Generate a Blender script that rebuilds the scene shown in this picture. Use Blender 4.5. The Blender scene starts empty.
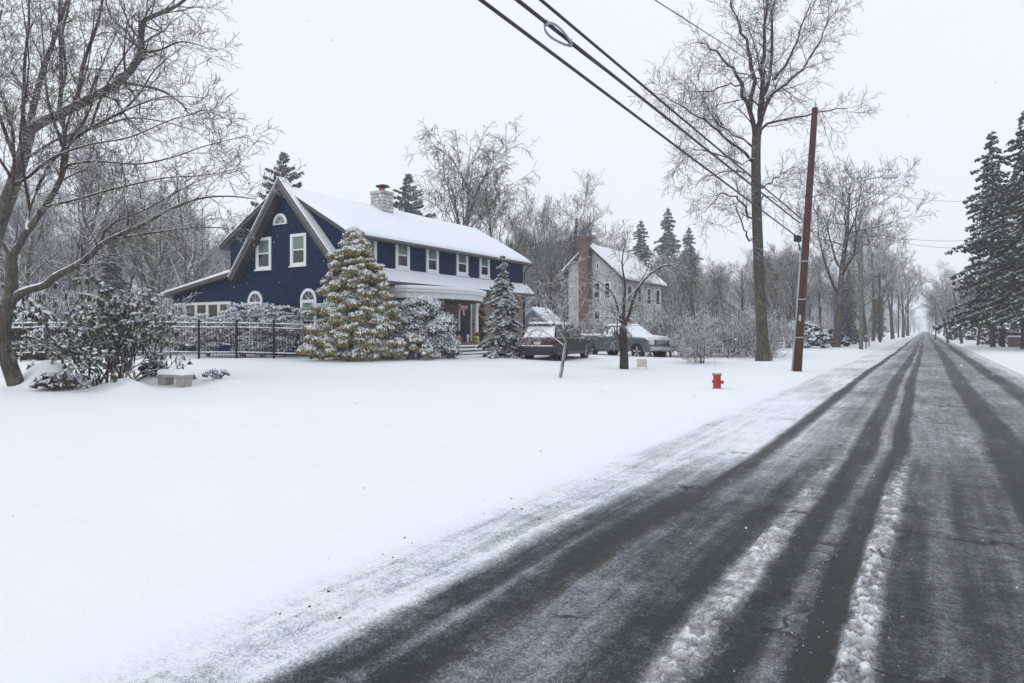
import bpy, math, random
import numpy as np
from mathutils import Vector, Matrix, noise as mnoise
PI = math.pi
sc = bpy.context.scene
COL = sc.collection
rnd = random.Random(7)

# ------------------------------------------------------------------ camera numbers (used to read real positions off the photo)
F = 683.0; CX = 512.0; HY = 330.0; CH = 1.7
A = math.radians(31.16); SA = math.sin(A); CA = math.cos(A)
def P(px, d, z=None, py=None):
    """point at view depth d below pixel column px; height z or from pixel row py"""
    r = (px - CX) / F * d
    X = r * CA - d * SA; Y = r * SA + d * CA
    if py is not None: z = CH + (HY - py) * d / F
    if z is None: z = gz(X, Y)
    return Vector((X, Y, z))
def onY(px, py, Y):
    q = (px - CX) / F; d = Y / (q * SA + CA)
    return P(px, d, py=py)
def onX(px, py, X):
    q = (px - CX) / F; d = X / (q * CA - SA)
    return P(px, d, py=py)

def sstep(a, b, x):
    t = min(1.0, max(0.0, (x - a) / (b - a))); return t * t * (3 - 2 * t)
BUMPS = []   # (x, y, radius x, radius y, height)
RX0, RX1 = -4.25, 3.45
def gz(x, y):
    if x < 0:
        s = -x - 4.0
        h = 0.12 * sstep(-0.25, 0.9, s) + 0.11 * sstep(1.5, 15, s) + .26 * sstep(9, 17, y) * sstep(4, 14, s)
        h -= 0.27 * sstep(30, 40, y) * sstep(5, 12, s)
    else:
        s = x - 3.1
        h = 0.14 * sstep(-0.2, 0.9, s) + 0.12 * sstep(1.5, 10, s)
    if s < 0.0: h -= 0.12 * sstep(0.0, 0.5, -s)
    if s > 0.3 and abs(y) < 120:
        h += 0.07 * (mnoise.noise(Vector((x * .35, y * .35, 3.3)))) + 0.02 * mnoise.noise(Vector((x * 1.7, y * 1.3, 9.1)))
    if .5 < s < 6 and x < 0 and 0 < y < 40: h += .035 * max(0, mnoise.noise(Vector((x * 3.1, y * 2.2, 1.1))) + .5 * mnoise.noise(Vector((x * 8, y * 6, 2.1)))) * (1 - s / 6)
    for bx, by, ra, rb, hh in BUMPS:
        e = ((x - bx) / ra) ** 2 + ((y - by) / rb) ** 2
        if e < 6: h += hh * math.exp(-e)
    return h

# ------------------------------------------------------------------ object helpers
def tag(o, label=None, cat=None, group=None, kind=None):
    if label: o['label'] = label
    if cat: o['category'] = cat
    if group: o['group'] = group
    if kind: o['kind'] = kind
    return o
def empty(name, loc, rz=0, label=None, cat=None, group=None):
    o = bpy.data.objects.new(name, None); COL.objects.link(o)
    o.empty_display_size = .2
    o.location = loc; o.rotation_euler = (0, 0, rz)
    return tag(o, label, cat, group)
def copy_tree(o, parent=None):
    c = o.copy(); COL.objects.link(c)
    if parent: c.parent = parent
    for ch in list(o.children): copy_tree(ch, c)
    return c

class MB:
    def __init__(self, off=(0, 0, 0)):
        self.v = []; self.f = []; self.m = []; self.off = Vector(off); self.cur = 0
    def mesh(self, vs, fs):
        b = len(self.v); self.v += [tuple(Vector(p) - self.off) for p in vs]
        for f in fs: self.f.append([b + i for i in f]); self.m.append(self.cur)
        return self
    def box(self, x0, y0, z0, x1, y1, z1):
        x0, x1 = sorted((x0, x1)); y0, y1 = sorted((y0, y1)); z0, z1 = sorted((z0, z1))
        vs = [(x, y, z) for z in (z0, z1) for x, y in ((x0, y0), (x1, y0), (x1, y1), (x0, y1))]
        return self.mesh(vs, [(3, 2, 1, 0), (4, 5, 6, 7), (0, 1, 5, 4), (1, 2, 6, 5), (2, 3, 7, 6), (3, 0, 4, 7)])
    def prism(self, poly, vec):
        n = len(poly); vec = Vector(vec); p = [Vector(q) for q in poly]
        vs = p + [q + vec for q in p]
        nrm = Vector((0, 0, 0))
        for i in range(n): nrm += p[i].cross(p[(i + 1) % n])
        fs = [tuple(range(n))[::-1], tuple(range(n, 2 * n))] + [(i, (i + 1) % n, n + (i + 1) % n, n + i) for i in range(n)]
        if nrm.dot(vec) < 0: fs = [f[::-1] for f in fs]
        return self.mesh(vs, fs)
    def hexa(self, b, t):     # two matching quads, bottom and top, counter-clockwise from above
        return self.mesh(list(b) + list(t), [(3, 2, 1, 0), (4, 5, 6, 7), (0, 1, 5, 4), (1, 2, 6, 5), (2, 3, 7, 6), (3, 0, 4, 7)])
    def tube(self, pts, rs, k=8, cap=True):
        pts = [Vector(p) for p in pts]; n = len(pts)
        if not hasattr(rs, '__len__'): rs = [rs] * n
        vs = []; ref = None
        for i, p in enumerate(pts):
            t = (pts[min(i + 1, n - 1)] - pts[max(i - 1, 0)]).normalized()
            if ref is None: ref = Vector((0, 0, 1)) if abs(t.z) < .9 else Vector((1, 0, 0))
            u = t.cross(ref).normalized(); w = u.cross(t).normalized(); ref = w
            for j in range(k):
                a = 2 * PI * j / k; vs.append(p + u * math.cos(a) * rs[i] - w * math.sin(a) * rs[i])
        fs = []
        for i in range(n - 1):
            for j in range(k):
                a = i * k + j; b = i * k + (j + 1) % k
                fs.append((a, a + k, b + k, b))
        if cap: fs.append(tuple(range(k))); fs.append(tuple(range((n - 1) * k, n * k))[::-1])
        return self.mesh(vs, fs)
    def lathe(self, c, prof, k=16):   # prof: (r,z) list
        c = Vector(c); vs = []
        for r, z in prof:
            for j in range(k):
                a = 2 * PI * j / k; vs.append(c + Vector((r * math.cos(a), r * math.sin(a), z)))
        n = len(prof); fs = []
        for i in range(n - 1):
            for j in range(k):
                a = i * k + j; b = i * k + (j + 1) % k; fs.append((a, b, b + k, a + k))
        fs.append(tuple(range(k))[::-1]); fs.append(tuple(range((n - 1) * k, n * k)))
        return self.mesh(vs, fs)
    def build(self, name, mats, parent=None, smooth=False, bevel=0, seg=2, label=None):
        me = bpy.data.meshes.new(name); me.from_pydata(self.v, [], self.f)
        if not isinstance(mats, (list, tuple)): mats = [mats]
        for m in mats: me.materials.append(m)
        if len(mats) > 1: me.polygons.foreach_set('material_index', self.m)
        if smooth: me.polygons.foreach_set('use_smooth', [True] * len(me.polygons))
        me.update()
        o = bpy.data.objects.new(name, me); COL.objects.link(o)
        if parent: o.parent = parent
        if bevel:
            b = o.modifiers.new('bevel', 'BEVEL'); b.width = bevel; b.segments = seg; b.limit_method = 'ANGLE'; b.angle_limit = .6
            if smooth:
                b.harden_normals = False
        if label: o['label'] = label
        return o

def np_object(name, V, quads=None, tris=None, mats=(), midx=None, parent=None, smooth=False, off=(0, 0, 0)):
    V = np.asarray(V, dtype=np.float32) - np.asarray(off, dtype=np.float32)
    me = bpy.data.meshes.new(name)
    nq = 0 if quads is None else len(quads); nt = 0 if tris is None else len(tris)
    loops = np.concatenate([a.reshape(-1) for a in ([quads] if nq else []) + ([tris] if nt else [])]).astype(np.int32)
    me.vertices.add(len(V)); me.vertices.foreach_set('co', V.reshape(-1))
    me.loops.add(len(loops)); me.loops.foreach_set('vertex_index', loops)
    starts = np.concatenate([np.arange(nq) * 4, nq * 4 + np.arange(nt) * 3]).astype(np.int32)
    me.polygons.add(nq + nt); me.polygons.foreach_set('loop_start', starts)
    for m in mats: me.materials.append(m)
    if midx is not None: me.polygons.foreach_set('material_index', np.asarray(midx, dtype=np.int32))
    if smooth: me.polygons.foreach_set('use_smooth', np.ones(nq + nt, dtype=bool))
    me.update(calc_edges=True); me.validate()
    o = bpy.data.objects.new(name, me); COL.objects.link(o)
    if parent: o.parent = parent
    return o

def tubes_np(paths, sides):
    """paths: list of (pts list, radii list) -> V, quads"""
    groups = {}
    for pts, rs in paths: groups.setdefault(len(pts), []).append((pts, rs))
    Vs = []; Qs = []; base = 0
    for n, g in groups.items():
        Pn = np.array([[tuple(p) for p in a[0]] for a in g], dtype=np.float64)
        R = np.array([a[1] for a in g], dtype=np.float64)
        T = np.empty_like(Pn); T[:, 1:-1] = Pn[:, 2:] - Pn[:, :-2]; T[:, 0] = Pn[:, 1] - Pn[:, 0]; T[:, -1] = Pn[:, -1] - Pn[:, -2]
        T /= np.linalg.norm(T, axis=2, keepdims=True) + 1e-9
        D = Pn[:, -1] - Pn[:, 0]; ax = np.argmin(np.abs(D), axis=1); ref = np.eye(3)[ax][:, None, :].repeat(n, 1)
        U = np.cross(T, ref); U /= np.linalg.norm(U, axis=2, keepdims=True) + 1e-9
        W = np.cross(T, U)
        ang = 2 * PI * np.arange(sides) / sides
        V = Pn[:, :, None, :] + (U[:, :, None, :] * np.cos(ang)[None, None, :, None] + W[:, :, None, :] * np.sin(ang)[None, None, :, None]) * R[:, :, None, None]
        N = len(g); idx = base + np.arange(N * n * sides).reshape(N, n, sides)
        a = idx[:, :-1, :]; b = np.roll(idx, -1, axis=2)[:, :-1, :]; c = np.roll(idx, -1, axis=2)[:, 1:, :]; d = idx[:, 1:, :]
        Qs.append(np.stack([a, b, c, d], axis=-1).reshape(-1, 4)); Vs.append(V.reshape(-1, 3)); base += N * n * sides
    return np.concatenate(Vs), np.concatenate(Qs)

def quads_np(C, U, W):
    V = np.stack([C - U - W, C + U - W, C + U + W, C - U + W], axis=1).reshape(-1, 3)
    return V, np.arange(len(V)).reshape(-1, 4)

# ------------------------------------------------------------------ materials
SNOWC = (.83, .865, .905, 1)
def newmat(name):
    m = bpy.data.materials.new(name); m.use_nodes = True
    nt = m.node_tree; b = nt.nodes['Principled BSDF']; return m, nt, b
def nd(nt, t, **kw):
    n = nt.nodes.new(t)
    for k, v in kw.items(): setattr(n, k, v)
    return n
def math_(nt, op, a, b=None, c=None, clamp=False):
    n = nd(nt, 'ShaderNodeMath', operation=op, use_clamp=clamp)
    for i, v in enumerate((a, b, c)):
        if v is None: continue
        if isinstance(v, (int, float)): n.inputs[i].default_value = v
        else: nt.links.new(v, n.inputs[i])
    return n.outputs[0]
def mix_(nt, f, a, b):
    n = nd(nt, 'ShaderNodeMix', data_type='RGBA')
    for i, v in ((0, f), (6, a), (7, b)):
        if isinstance(v, (int, float)): n.inputs[i].default_value = v
        elif isinstance(v, tuple): n.inputs[i].default_value = v
        else: nt.links.new(v, n.inputs[i])
    return n.outputs[2]
def noise_(nt, scale, detail=3, rough=.6, vec=None, dist=0):
    n = nd(nt, 'ShaderNodeTexNoise'); n.inputs['Scale'].default_value = scale; n.inputs['Detail'].default_value = detail
    n.inputs['Roughness'].default_value = rough; n.inputs['Distortion'].default_value = dist
    if vec is not None: nt.links.new(vec, n.inputs['Vector'])
    return n.outputs['Fac']
def maprange(nt, v, a, b, c=0, d=1, smooth=True):
    n = nd(nt, 'ShaderNodeMapRange'); n.interpolation_type = 'SMOOTHSTEP' if smooth else 'LINEAR'
    nt.links.new(v, n.inputs[0])
    for i, x in enumerate((a, b, c, d)): n.inputs[i + 1].default_value = x
    return n.outputs[0]
def bump_(nt, bsdf, h, strength=.3, dist=.02):
    n = nd(nt, 'ShaderNodeBump'); n.inputs['Strength'].default_value = strength; n.inputs['Distance'].default_value = dist
    nt.links.new(h, n.inputs['Height']); nt.links.new(n.outputs[0], bsdf.inputs['Normal']); return n

def mat_plain(name, col, rough=.6, metal=0, var=.15, scale=6, bump=0, snow=None, coat=0, spec=None):
    """plain procedural material with mottling; snow=(lo,hi) lays snow where the true surface faces up"""
    m, nt, b = newmat(name)
    tc = nd(nt, 'ShaderNodeTexCoord').outputs['Object']
    n1 = noise_(nt, scale, 5, .65, tc)
    c0 = tuple(max(0, c * (1 - var)) for c in col[:3]) + (1,); c1 = tuple(min(1, c * (1 + var)) for c in col[:3]) + (1,)
    cc = mix_(nt, maprange(nt, n1, .3, .7), c0, c1)
    b.inputs['Roughness'].default_value = rough; b.inputs['Metallic'].default_value = metal
    if coat: b.inputs['Coat Weight'].default_value = coat
    if spec is not None: b.inputs['Specular IOR Level'].default_value = spec
    if snow:
        g = nd(nt, 'ShaderNodeNewGeometry'); sx = nd(nt, 'ShaderNodeSeparateXYZ'); nt.links.new(g.outputs['Normal'], sx.inputs[0])
        v = math_(nt, 'ADD', sx.outputs[2], math_(nt, 'MULTIPLY', math_(nt, 'SUBTRACT', noise_(nt, snow[2] if len(snow) > 2 else 9, 3, .6, tc), .5), .9))
        s = maprange(nt, v, snow[0], snow[1]); cc = mix_(nt, s, cc, SNOWC)
    nt.links.new(cc, b.inputs['Base Color'])
    if bump: bump_(nt, b, noise_(nt, scale * 6, 5, .7, tc), bump, .02)
    return m

def mat_bark(name, col, snow, scale=14, ring=False, lichen=0):
    m, nt, b = newmat(name)
    tc = nd(nt, 'ShaderNodeTexCoord').outputs['Object']
    mp = nd(nt, 'ShaderNodeMapping'); mp.inputs['Scale'].default_value = (1, 1, .22); nt.links.new(tc, mp.inputs[0])
    n1 = noise_(nt, scale, 6, .7, mp.outputs[0])
    c0 = tuple(c * .5 for c in col[:3]) + (1,); c1 = tuple(c * 1.45 for c in col[:3]) + (1,)
    cc = mix_(nt, maprange(nt, n1, .33, .68), c0, c1)
    if lichen:
        cc = mix_(nt, math_(nt, 'MULTIPLY', maprange(nt, noise_(nt, 2.2, 4, .6, tc), .5, .7), lichen), cc, (.16, .17, .11, 1))
    g = nd(nt, 'ShaderNodeNewGeometry'); sx = nd(nt, 'ShaderNodeSeparateXYZ'); nt.links.new(g.outputs['Normal'], sx.inputs[0])
    v = math_(nt, 'ADD', sx.outputs[2], math_(nt, 'MULTIPLY', math_(nt, 'SUBTRACT', noise_(nt, 3.5, 3, .6, tc), .5), 1.0))
    cc = mix_(nt, maprange(nt, v, snow[0], snow[1]), cc, SNOWC)
    nt.links.new(cc, b.inputs['Base Color']); b.inputs['Roughness'].default_value = .9
    b.inputs['Specular IOR Level'].default_value = .2
    bump_(nt, b, n1, .5, .03)
    return m

def mat_leaf(name, c0, c1, rough=.6):
    m, nt, b = newmat(name)
    g = nd(nt, 'ShaderNodeNewGeometry')
    cc = mix_(nt, g.outputs['Random Per Island'], tuple(c0) + (1,), tuple(c1) + (1,))
    nt.links.new(cc, b.inputs['Base Color']); b.inputs['Roughness'].default_value = rough
    b.inputs['Specular IOR Level'].default_value = .3
    return m

def mat_snow(name, bump=.25, scale=3, lump=1.0):
    m, nt, b = newmat(name)
    tc = nd(nt, 'ShaderNodeTexCoord').outputs['Object']
    n0 = noise_(nt, .6, 4, .6, tc); n1 = noise_(nt, scale, 5, .55, tc); n2 = noise_(nt, 40, 3, .6, tc)
    cc = mix_(nt, n0, (.81, .85, .9, 1), (.86, .885, .915, 1)); nt.links.new(cc, b.inputs['Base Color'])
    b.inputs['Roughness'].default_value = .8; b.inputs['Specular IOR Level'].default_value = .15
    h = math_(nt, 'ADD', math_(nt, 'MULTIPLY', n1, lump), math_(nt, 'MULTIPLY', n2, .12))
    bump_(nt, b, h, bump, .06)
    return m

M = {}
M['snow'] = mat_snow('snow')
M['roofsnow'] = mat_snow('roof_snow', .12, 1.2)
M['snowleaf'] = mat_leaf('snow_on_leaves', (.66, .70, .76), (.88, .90, .92), .8)
M['bark'] = mat_bark('bark_grey_brown', (.085, .073, .062), (.3, .65), lichen=.5)
M['twig'] = mat_bark('twigs_snow_dusted', (.072, .048, .045), (.28, .7))
M['twig2'] = mat_bark('twigs_brown', (.115, .088, .088), (-.05, .5))
M['twigsnow'] = mat_bark('twigs_snow_laden', (.13, .105, .10), (-.15, .5))
M['darkbark'] = mat_bark('bark_dark_wet', (.045, .038, .034), (.6, .95))
M['golden'] = mat_leaf('golden_cypress_leaf', (.11, .10, .04), (.42, .32, .10))
M['needle'] = mat_leaf('spruce_needle', (.016, .03, .022), (.045, .065, .05))
M['needleblue'] = mat_leaf('dusty_needle', (.05, .072, .07), (.12, .15, .15))
M['rhodo'] = mat_leaf('rhododendron_leaf', (.02, .035, .018), (.075, .095, .045), .4)
M['hedge'] = mat_leaf('hedge_leaf', (.02, .028, .02), (.06, .065, .045))
M['brownleaf'] = mat_leaf('russet_twig_ends', (.10, .06, .05), (.2, .13, .11))
M['white'] = mat_plain('white_paint', (.74, .76, .78), .5, var=.04, bump=.05)
M['trimgrey'] = mat_plain('weathered_trim', (.062, .058, .056), .6, var=.15, bump=.1)
M['trimdark'] = mat_plain('dark_gutter', (.11, .11, .115), .5, var=.1)
M['iron'] = mat_plain('black_iron', (.012, .013, .016), .45, var=.2, snow=(.55, .9))
M['concrete'] = mat_plain('concrete', (.33, .31, .27), .85, var=.2, scale=9, bump=.3, snow=(.6, .9))
M['poleg'] = mat_bark('pole_wood_grey', (.16, .165, .14), (.8, 1.2), 18)
M['polebrown'] = mat_bark('pole_wood_dark', (.10, .06, .045), (.8, 1.2), 18)
M['metal'] = mat_plain('galvanised_metal', (.33, .37, .41), .45, .4, var=.1, snow=(.7, .95))
M['cable'] = mat_plain('cable_rubber', (.012, .012, .016), .5, var=.1)
M['hydred'] = mat_plain('hydrant_red', (.36, .03, .028), .4, var=.2, scale=12)
M['hydgrey'] = mat_plain('hydrant_cap_silver', (.35, .37, .38), .45, .3, var=.2, snow=(.5, .9))
M['tyre'] = mat_plain('tyre_rubber', (.016, .016, .018), .8, var=.2)
M['rim'] = mat_plain('alloy_rim', (.5, .52, .55), .4, .4, var=.1)
M['suvpaint'] = mat_plain('charcoal_car_paint', (.013, .015, .021), .4, .1, var=.1, coat=.15, snow=(.72, .95, 5))
M['trimblack'] = mat_plain('black_plastic', (.012, .012, .014), .6, var=.2)
M['truckpaint'] = mat_plain('slate_blue_truck_paint', (.095, .125, .15), .3, .3, var=.1, coat=.6, snow=(.72, .95, 5))
M['redlamp'] = mat_plain('tail_lamp_red', (.12, .008, .01), .2, var=.1)
M['headlamp'] = mat_plain('headlamp_lens', (.5, .53, .56), .12, var=.1)
M['chrome'] = mat_plain('chrome', (.5, .52, .55), .2, .9, var=.05)
M['plate'] = mat_plain('number_plate_yellow', (.62, .58, .36), .5, var=.1)
M['beige'] = mat_plain('beige_board', (.5, .46, .38), .7, var=.1)
M['orange'] = mat_plain('orange_clay', (.5, .13, .03), .6)
M['red'] = mat_plain('red_enamel', (.45, .02, .02), .5)
M['yellow'] = mat_plain('yellow_enamel', (.55, .38, .03), .5)
M['pink'] = mat_plain('faded_pink_cloth', (.55, .25, .3), .8)
M['shed'] = mat_plain('grey_siding', (.36, .39, .41), .8, var=.08)

def mat_glass(name, col, rough=.08):
    m, nt, b = newmat(name); tc = nd(nt, 'ShaderNodeTexCoord').outputs['Object']
    n = noise_(nt, 1.3, 3, .5, tc)
    cc = mix_(nt, n, tuple(c * .6 for c in col) + (1,), tuple(c * 1.4 for c in col) + (1,)); nt.links.new(cc, b.inputs['Base Color'])
    b.inputs['Roughness'].default_value = rough; b.inputs['Specular IOR Level'].default_value = .6
    bump_(nt, b, noise_(nt, 2.0, 2, .5, tc), .04, .05)
    return m
M['glass'] = mat_glass('window_glass_dark', (.018, .028, .03))
M['carglass'] = mat_glass('car_glass', (.012, .015, .018))
def mat_frost():
    m, nt, b = newmat('snow_dusted_car_glass'); tc = nd(nt, 'ShaderNodeTexCoord').outputs['Object']
    f = maprange(nt, noise_(nt, 2.6, 5, .7, tc), .44, .56)
    nt.links.new(mix_(nt, f, (.02, .025, .03, 1), SNOWC), b.inputs['Base Color']); nt.links.new(maprange(nt, f, 0, 1, .1, .8), b.inputs['Roughness']); return m
M['frostglass'] = mat_frost()
M['shade'] = mat_glass('window_glass_with_blind', (.13, .19, .18), .25)
M['door'] = mat_plain('door_glass_dark', (.02, .022, .025), .3)

def mat_brick(name, c1, c2, mortar, sx, sy, off=.5, bump=.5, axis='xz', msize=.015, rough=.85, snow=None):
    m, nt, b = newmat(name); tc = nd(nt, 'ShaderNodeTexCoord').outputs['Object']
    sp = nd(nt, 'ShaderNodeSeparateXYZ'); nt.links.new(tc, sp.inputs[0])
    # run courses along both wall directions: x+y horizontally, z vertically
    cb = nd(nt, 'ShaderNodeCombineXYZ'); nt.links.new(math_(nt, 'ADD', sp.outputs[0], sp.outputs[1]), cb.inputs[0]); nt.links.new(sp.outputs[2], cb.inputs[1])
    br = nd(nt, 'ShaderNodeTexBrick'); nt.links.new(cb.outputs[0], br.inputs['Vector'])
    br.offset = off; br.inputs['Color1'].default_value = c1 + (1,); br.inputs['Color2'].default_value = c2 + (1,); br.inputs['Mortar'].default_value = mortar + (1,)
    br.inputs['Scale'].default_value = 1; br.inputs['Brick Width'].default_value = sx; br.inputs['Row Height'].default_value = sy
    br.inputs['Mortar Size'].default_value = msize; br.inputs['Bias'].default_value = 0
    n1 = noise_(nt, 1.5, 5, .65, tc)
    cc = mix_(nt, maprange(nt, n1, .3, .75, 0, .45), br.outputs['Color'], tuple(x * .55 for x in c1) + (1,))
    if snow:
        cc = mix_(nt, maprange(nt, noise_(nt, 5, 5, .7, tc), snow, snow + .1), cc, SNOWC)
    nt.links.new(cc, b.inputs['Base Color']); b.inputs['Roughness'].default_value = rough; b.inputs['Specular IOR Level'].default_value = .25
    h = math_(nt, 'SUBTRACT', noise_(nt, 30, 3, .6, tc), math_(nt, 'MULTIPLY', br.outputs['Fac'], 2.0))
    bump_(nt, b, h, bump, .012)
    return m
M['navy'] = mat_brick('navy_shingle', (.004, .0185, .063), (.007, .030, .09), (.002, .008, .022), .16, .17, msize=.01)
M['stone'] = mat_brick('brown_fieldstone', (.19, .12, .085), (.30, .21, .15), (.33, .29, .25), .42, .2, bump=.9, msize=.02)
M['chimstone'] = mat_brick('pale_chimney_stone', (.42, .40, .38), (.60, .58, .56), (.3, .28, .27), .35, .18, bump=1.0, msize=.02, snow=.54)
M['brick'] = mat_brick('red_brick', (.13, .06, .048), (.19, .088, .07), (.3, .25, .22), .22, .075, bump=.4, msize=.01)
M['whitesiding'] = mat_brick('white_clapboard', (.56, .57, .58), (.62, .63, .64), (.35, .36, .37), 4, .15, bump=.5, msize=.01)

def mat_pole():
    m, nt, b = newmat('pole_treated_red_brown'); tc = nd(nt, 'ShaderNodeTexCoord').outputs['Object']
    mp = nd(nt, 'ShaderNodeMapping'); mp.inputs['Scale'].default_value = (1, 1, .12); nt.links.new(tc, mp.inputs[0])
    n1 = noise_(nt, 22, 6, .7, mp.outputs[0]); n2 = noise_(nt, 1.2, 4, .7, tc)
    cc = mix_(nt, maprange(nt, n1, .3, .7), (.030, .011, .006, 1), (.105, .036, .018, 1))
    cc = mix_(nt, maprange(nt, n2, .45, .7, 0, .7), cc, (.045, .022, .018, 1))
    nt.links.new(cc, b.inputs['Base Color']); b.inputs['Roughness'].default_value = .75
    bump_(nt, b, n1, .4, .02); return m
M['pole'] = mat_pole()

# ------------------------------------------------------------------ road profile (share of the surface under snow, across the road)
NEAR = [(-4.3, 1), (-3.75, .98), (-3.5, 1.0), (-3.2, 1.0), (-2.95, .84), (-2.74, .98), (-2.6, .3), (-2.45, .12), (-2.34, .42), (-2.24, .1), (-2.03, .06), (-1.93, .42), (-1.45, .34), (-1.34, .12), (-1.17, .16),
        (-1.08, .82), (-.94, .82), (-.87, .12), (-.73, .12), (-.65, .56), (-.57, .5), (-.51, .05), (-.38, .05), (-.33, .84), (-.2, .82), (-.14, .2), (.02, .22), (.12, .44), (.27, .2), (.5, .32), (.72, .46), (.8, .08)]
NEAR2 = [(.72, .46), (.8, .08), (1.2, .08), (1.32, .42), (1.9, .48), (2.0, .2), (2.38, .2), (2.6, .7), (2.95, .96), (3.3, 1)]
FAR = [(-4.3, 1), (-3.5, 1), (-2.8, 1), (-2.35, 1), (-2.1, 1), (-2.0, .15), (-1.86, .15), (-1.74, .82), (-1.4, .7), (-1.2, .62), (-1.0, .72), (-.9, .25), (-.68, .22), (-.58, .8), (-.48, .6), (-.44, .1), (-.28, .1), (-.2, .68),
       (.3, .62), (.7, .62), (.82, .2), (1.15, .2), (1.3, .6), (1.85, .66), (2.0, .25), (2.3, .28), (2.52, .85), (2.9, 1)]
def interp(tab, x):
    return float(np.interp(x, [a for a, _ in tab], [b for _, b in tab]))
NEARALL = NEAR[:-1] + NEAR2[1:]

def mat_road():
    m, nt, b = newmat('snowy_asphalt')
    tc = nd(nt, 'ShaderNodeTexCoord').outputs['Object']
    sp = nd(nt, 'ShaderNodeSeparateXYZ'); nt.links.new(tc, sp.inputs[0])
    def nvec(sx, sy):
        mp = nd(nt, 'ShaderNodeMapping'); mp.inputs['Scale'].default_value = (sx, sy, 1); nt.links.new(tc, mp.inputs[0]); return mp.outputs[0]
    wob = math_(nt, 'MULTIPLY', math_(nt, 'SUBTRACT', noise_(nt, 1, 3, .5, nvec(.15, .12)), .5), .35)
    wob2 = math_(nt, 'MULTIPLY', math_(nt, 'SUBTRACT', noise_(nt, 1, 4, .65, nvec(4, 1.6)), .5), .10)
    ax = nd(nt, 'ShaderNodeAttribute'); ax.attribute_name = 'across'
    x = math_(nt, 'ADD', ax.outputs['Fac'], wob2)
    x01 = math_(nt, 'MULTIPLY_ADD', x, 1 / 8.0, 4.5 / 8.0)   # -4.5..3.5 -> 0..1
    def ramp(tab):
        r = nd(nt, 'ShaderNodeValToRGB'); cr = r.color_ramp
        pts = [((a + 4.5) / 8.0, v) for a, v in tab]
        cr.elements[0].position = pts[0][0]; cr.elements[0].color = (pts[0][1],) * 3 + (1,)
        cr.elements[1].position = pts[-1][0]; cr.elements[1].color = (pts[-1][1],) * 3 + (1,)
        for a, v in pts[1:-1]:
            e = cr.elements.new(a); e.color = (v, v, v, 1)
        nt.links.new(x01, r.inputs[0]); return r.outputs[0]
    rn = ramp(NEAR[:-1]); rn2 = ramp(NEAR2); rf = ramp(FAR)
    right = maprange(nt, x, .70, .74)
    mx = nd(nt, 'ShaderNodeMix', data_type='FLOAT'); nt.links.new(right, mx.inputs[0]); nt.links.new(rn, mx.inputs[2]); nt.links.new(rn2, mx.inputs[3])
    far = maprange(nt, math_(nt, 'SUBTRACT', sp.outputs[1], math_(nt, 'MULTIPLY', sp.outputs[0], .9)), 6.6, 12.5)
    mf = nd(nt, 'ShaderNodeMix', data_type='FLOAT'); nt.links.new(far, mf.inputs[0]); nt.links.new(mx.outputs[0], mf.inputs[2]); nt.links.new(rf, mf.inputs[3])
    cov = mf.outputs[0]
    at = nd(nt, 'ShaderNodeAttribute'); at.attribute_name = 'lump'
    streak = noise_(nt, 1, 5, .65, nvec(9, .45))
    patch = noise_(nt, 1, 5, .6, nvec(.55, .22))
    cross = noise_(nt, 1, 4, .6, nvec(.25, 2.2))
    fine = noise_(nt, 66, 4, .8, tc); grain = noise_(nt, 240, 2, .7, tc)
    def cen(v, k): return math_(nt, 'MULTIPLY', math_(nt, 'SUBTRACT', v, .5), k)
    s = cov
    edge = math_(nt, 'MAXIMUM', maprange(nt, x, -3.25, -3.9), maprange(nt, x, 2.75, 3.15))
    vo = nd(nt, 'ShaderNodeTexVoronoi', feature='SMOOTH_F1'); vo.inputs['Scale'].default_value = 21; vo.inputs['Smoothness'].default_value = .4; vo.inputs['Randomness'].default_value = 1
    wv = nd(nt, 'ShaderNodeVectorMath', operation='ADD'); nn_ = nd(nt, 'ShaderNodeTexNoise'); nn_.inputs['Scale'].default_value = 9; nt.links.new(tc, nn_.inputs['Vector'])
    sc_ = nd(nt, 'ShaderNodeVectorMath', operation='SCALE'); sc_.inputs['Scale'].default_value = .12; nt.links.new(nn_.outputs['Color'], sc_.inputs[0]); nt.links.new(tc, wv.inputs[0]); nt.links.new(sc_.outputs[0], wv.inputs[1]); nt.links.new(wv.outputs[0], vo.inputs['Vector'])
    clump = math_(nt, 'MULTIPLY', math_(nt, 'SUBTRACT', .38, vo.outputs['Distance']), math_(nt, 'SUBTRACT', 1.0, math_(nt, 'MULTIPLY', edge, .9)))
    mid = noise_(nt, 7, 5, .7, tc)
    for t in (cen(streak, .7), cen(patch, 1.05), cen(cross, .35), cen(fine, 1.15), cen(mid, .34), math_(nt, 'MULTIPLY', clump, .25), cen(grain, .9), at.outputs['Fac']):
        s = math_(nt, 'ADD', s, t)
    s = math_(nt, 'ADD', s, edge)
    mask = maprange(nt, s, .07, .92)
    # wet asphalt below, brown slurry in the two most driven tracks
    ag = noise_(nt, 150, 2, .8, tc)
    asp = mix_(nt, maprange(nt, ag, .3, .75), (.007, .0115, .0175, 1), (.044, .055, .069, 1))
    br1 = maprange(nt, math_(nt, 'ABSOLUTE', math_(nt, 'ADD', x, .44)), .13, .04)
    br2 = maprange(nt, math_(nt, 'ABSOLUTE', math_(nt, 'ADD', x, 2.0)), .13, .04)
    bw = math_(nt, 'MULTIPLY', math_(nt, 'MAXIMUM', br1, br2), maprange(nt, noise_(nt, 1, 4, .6, nvec(5, .8)), .35, .6, .2, .8))
    asp = mix_(nt, bw, asp, (.040, .035, .031, 1))
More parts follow.
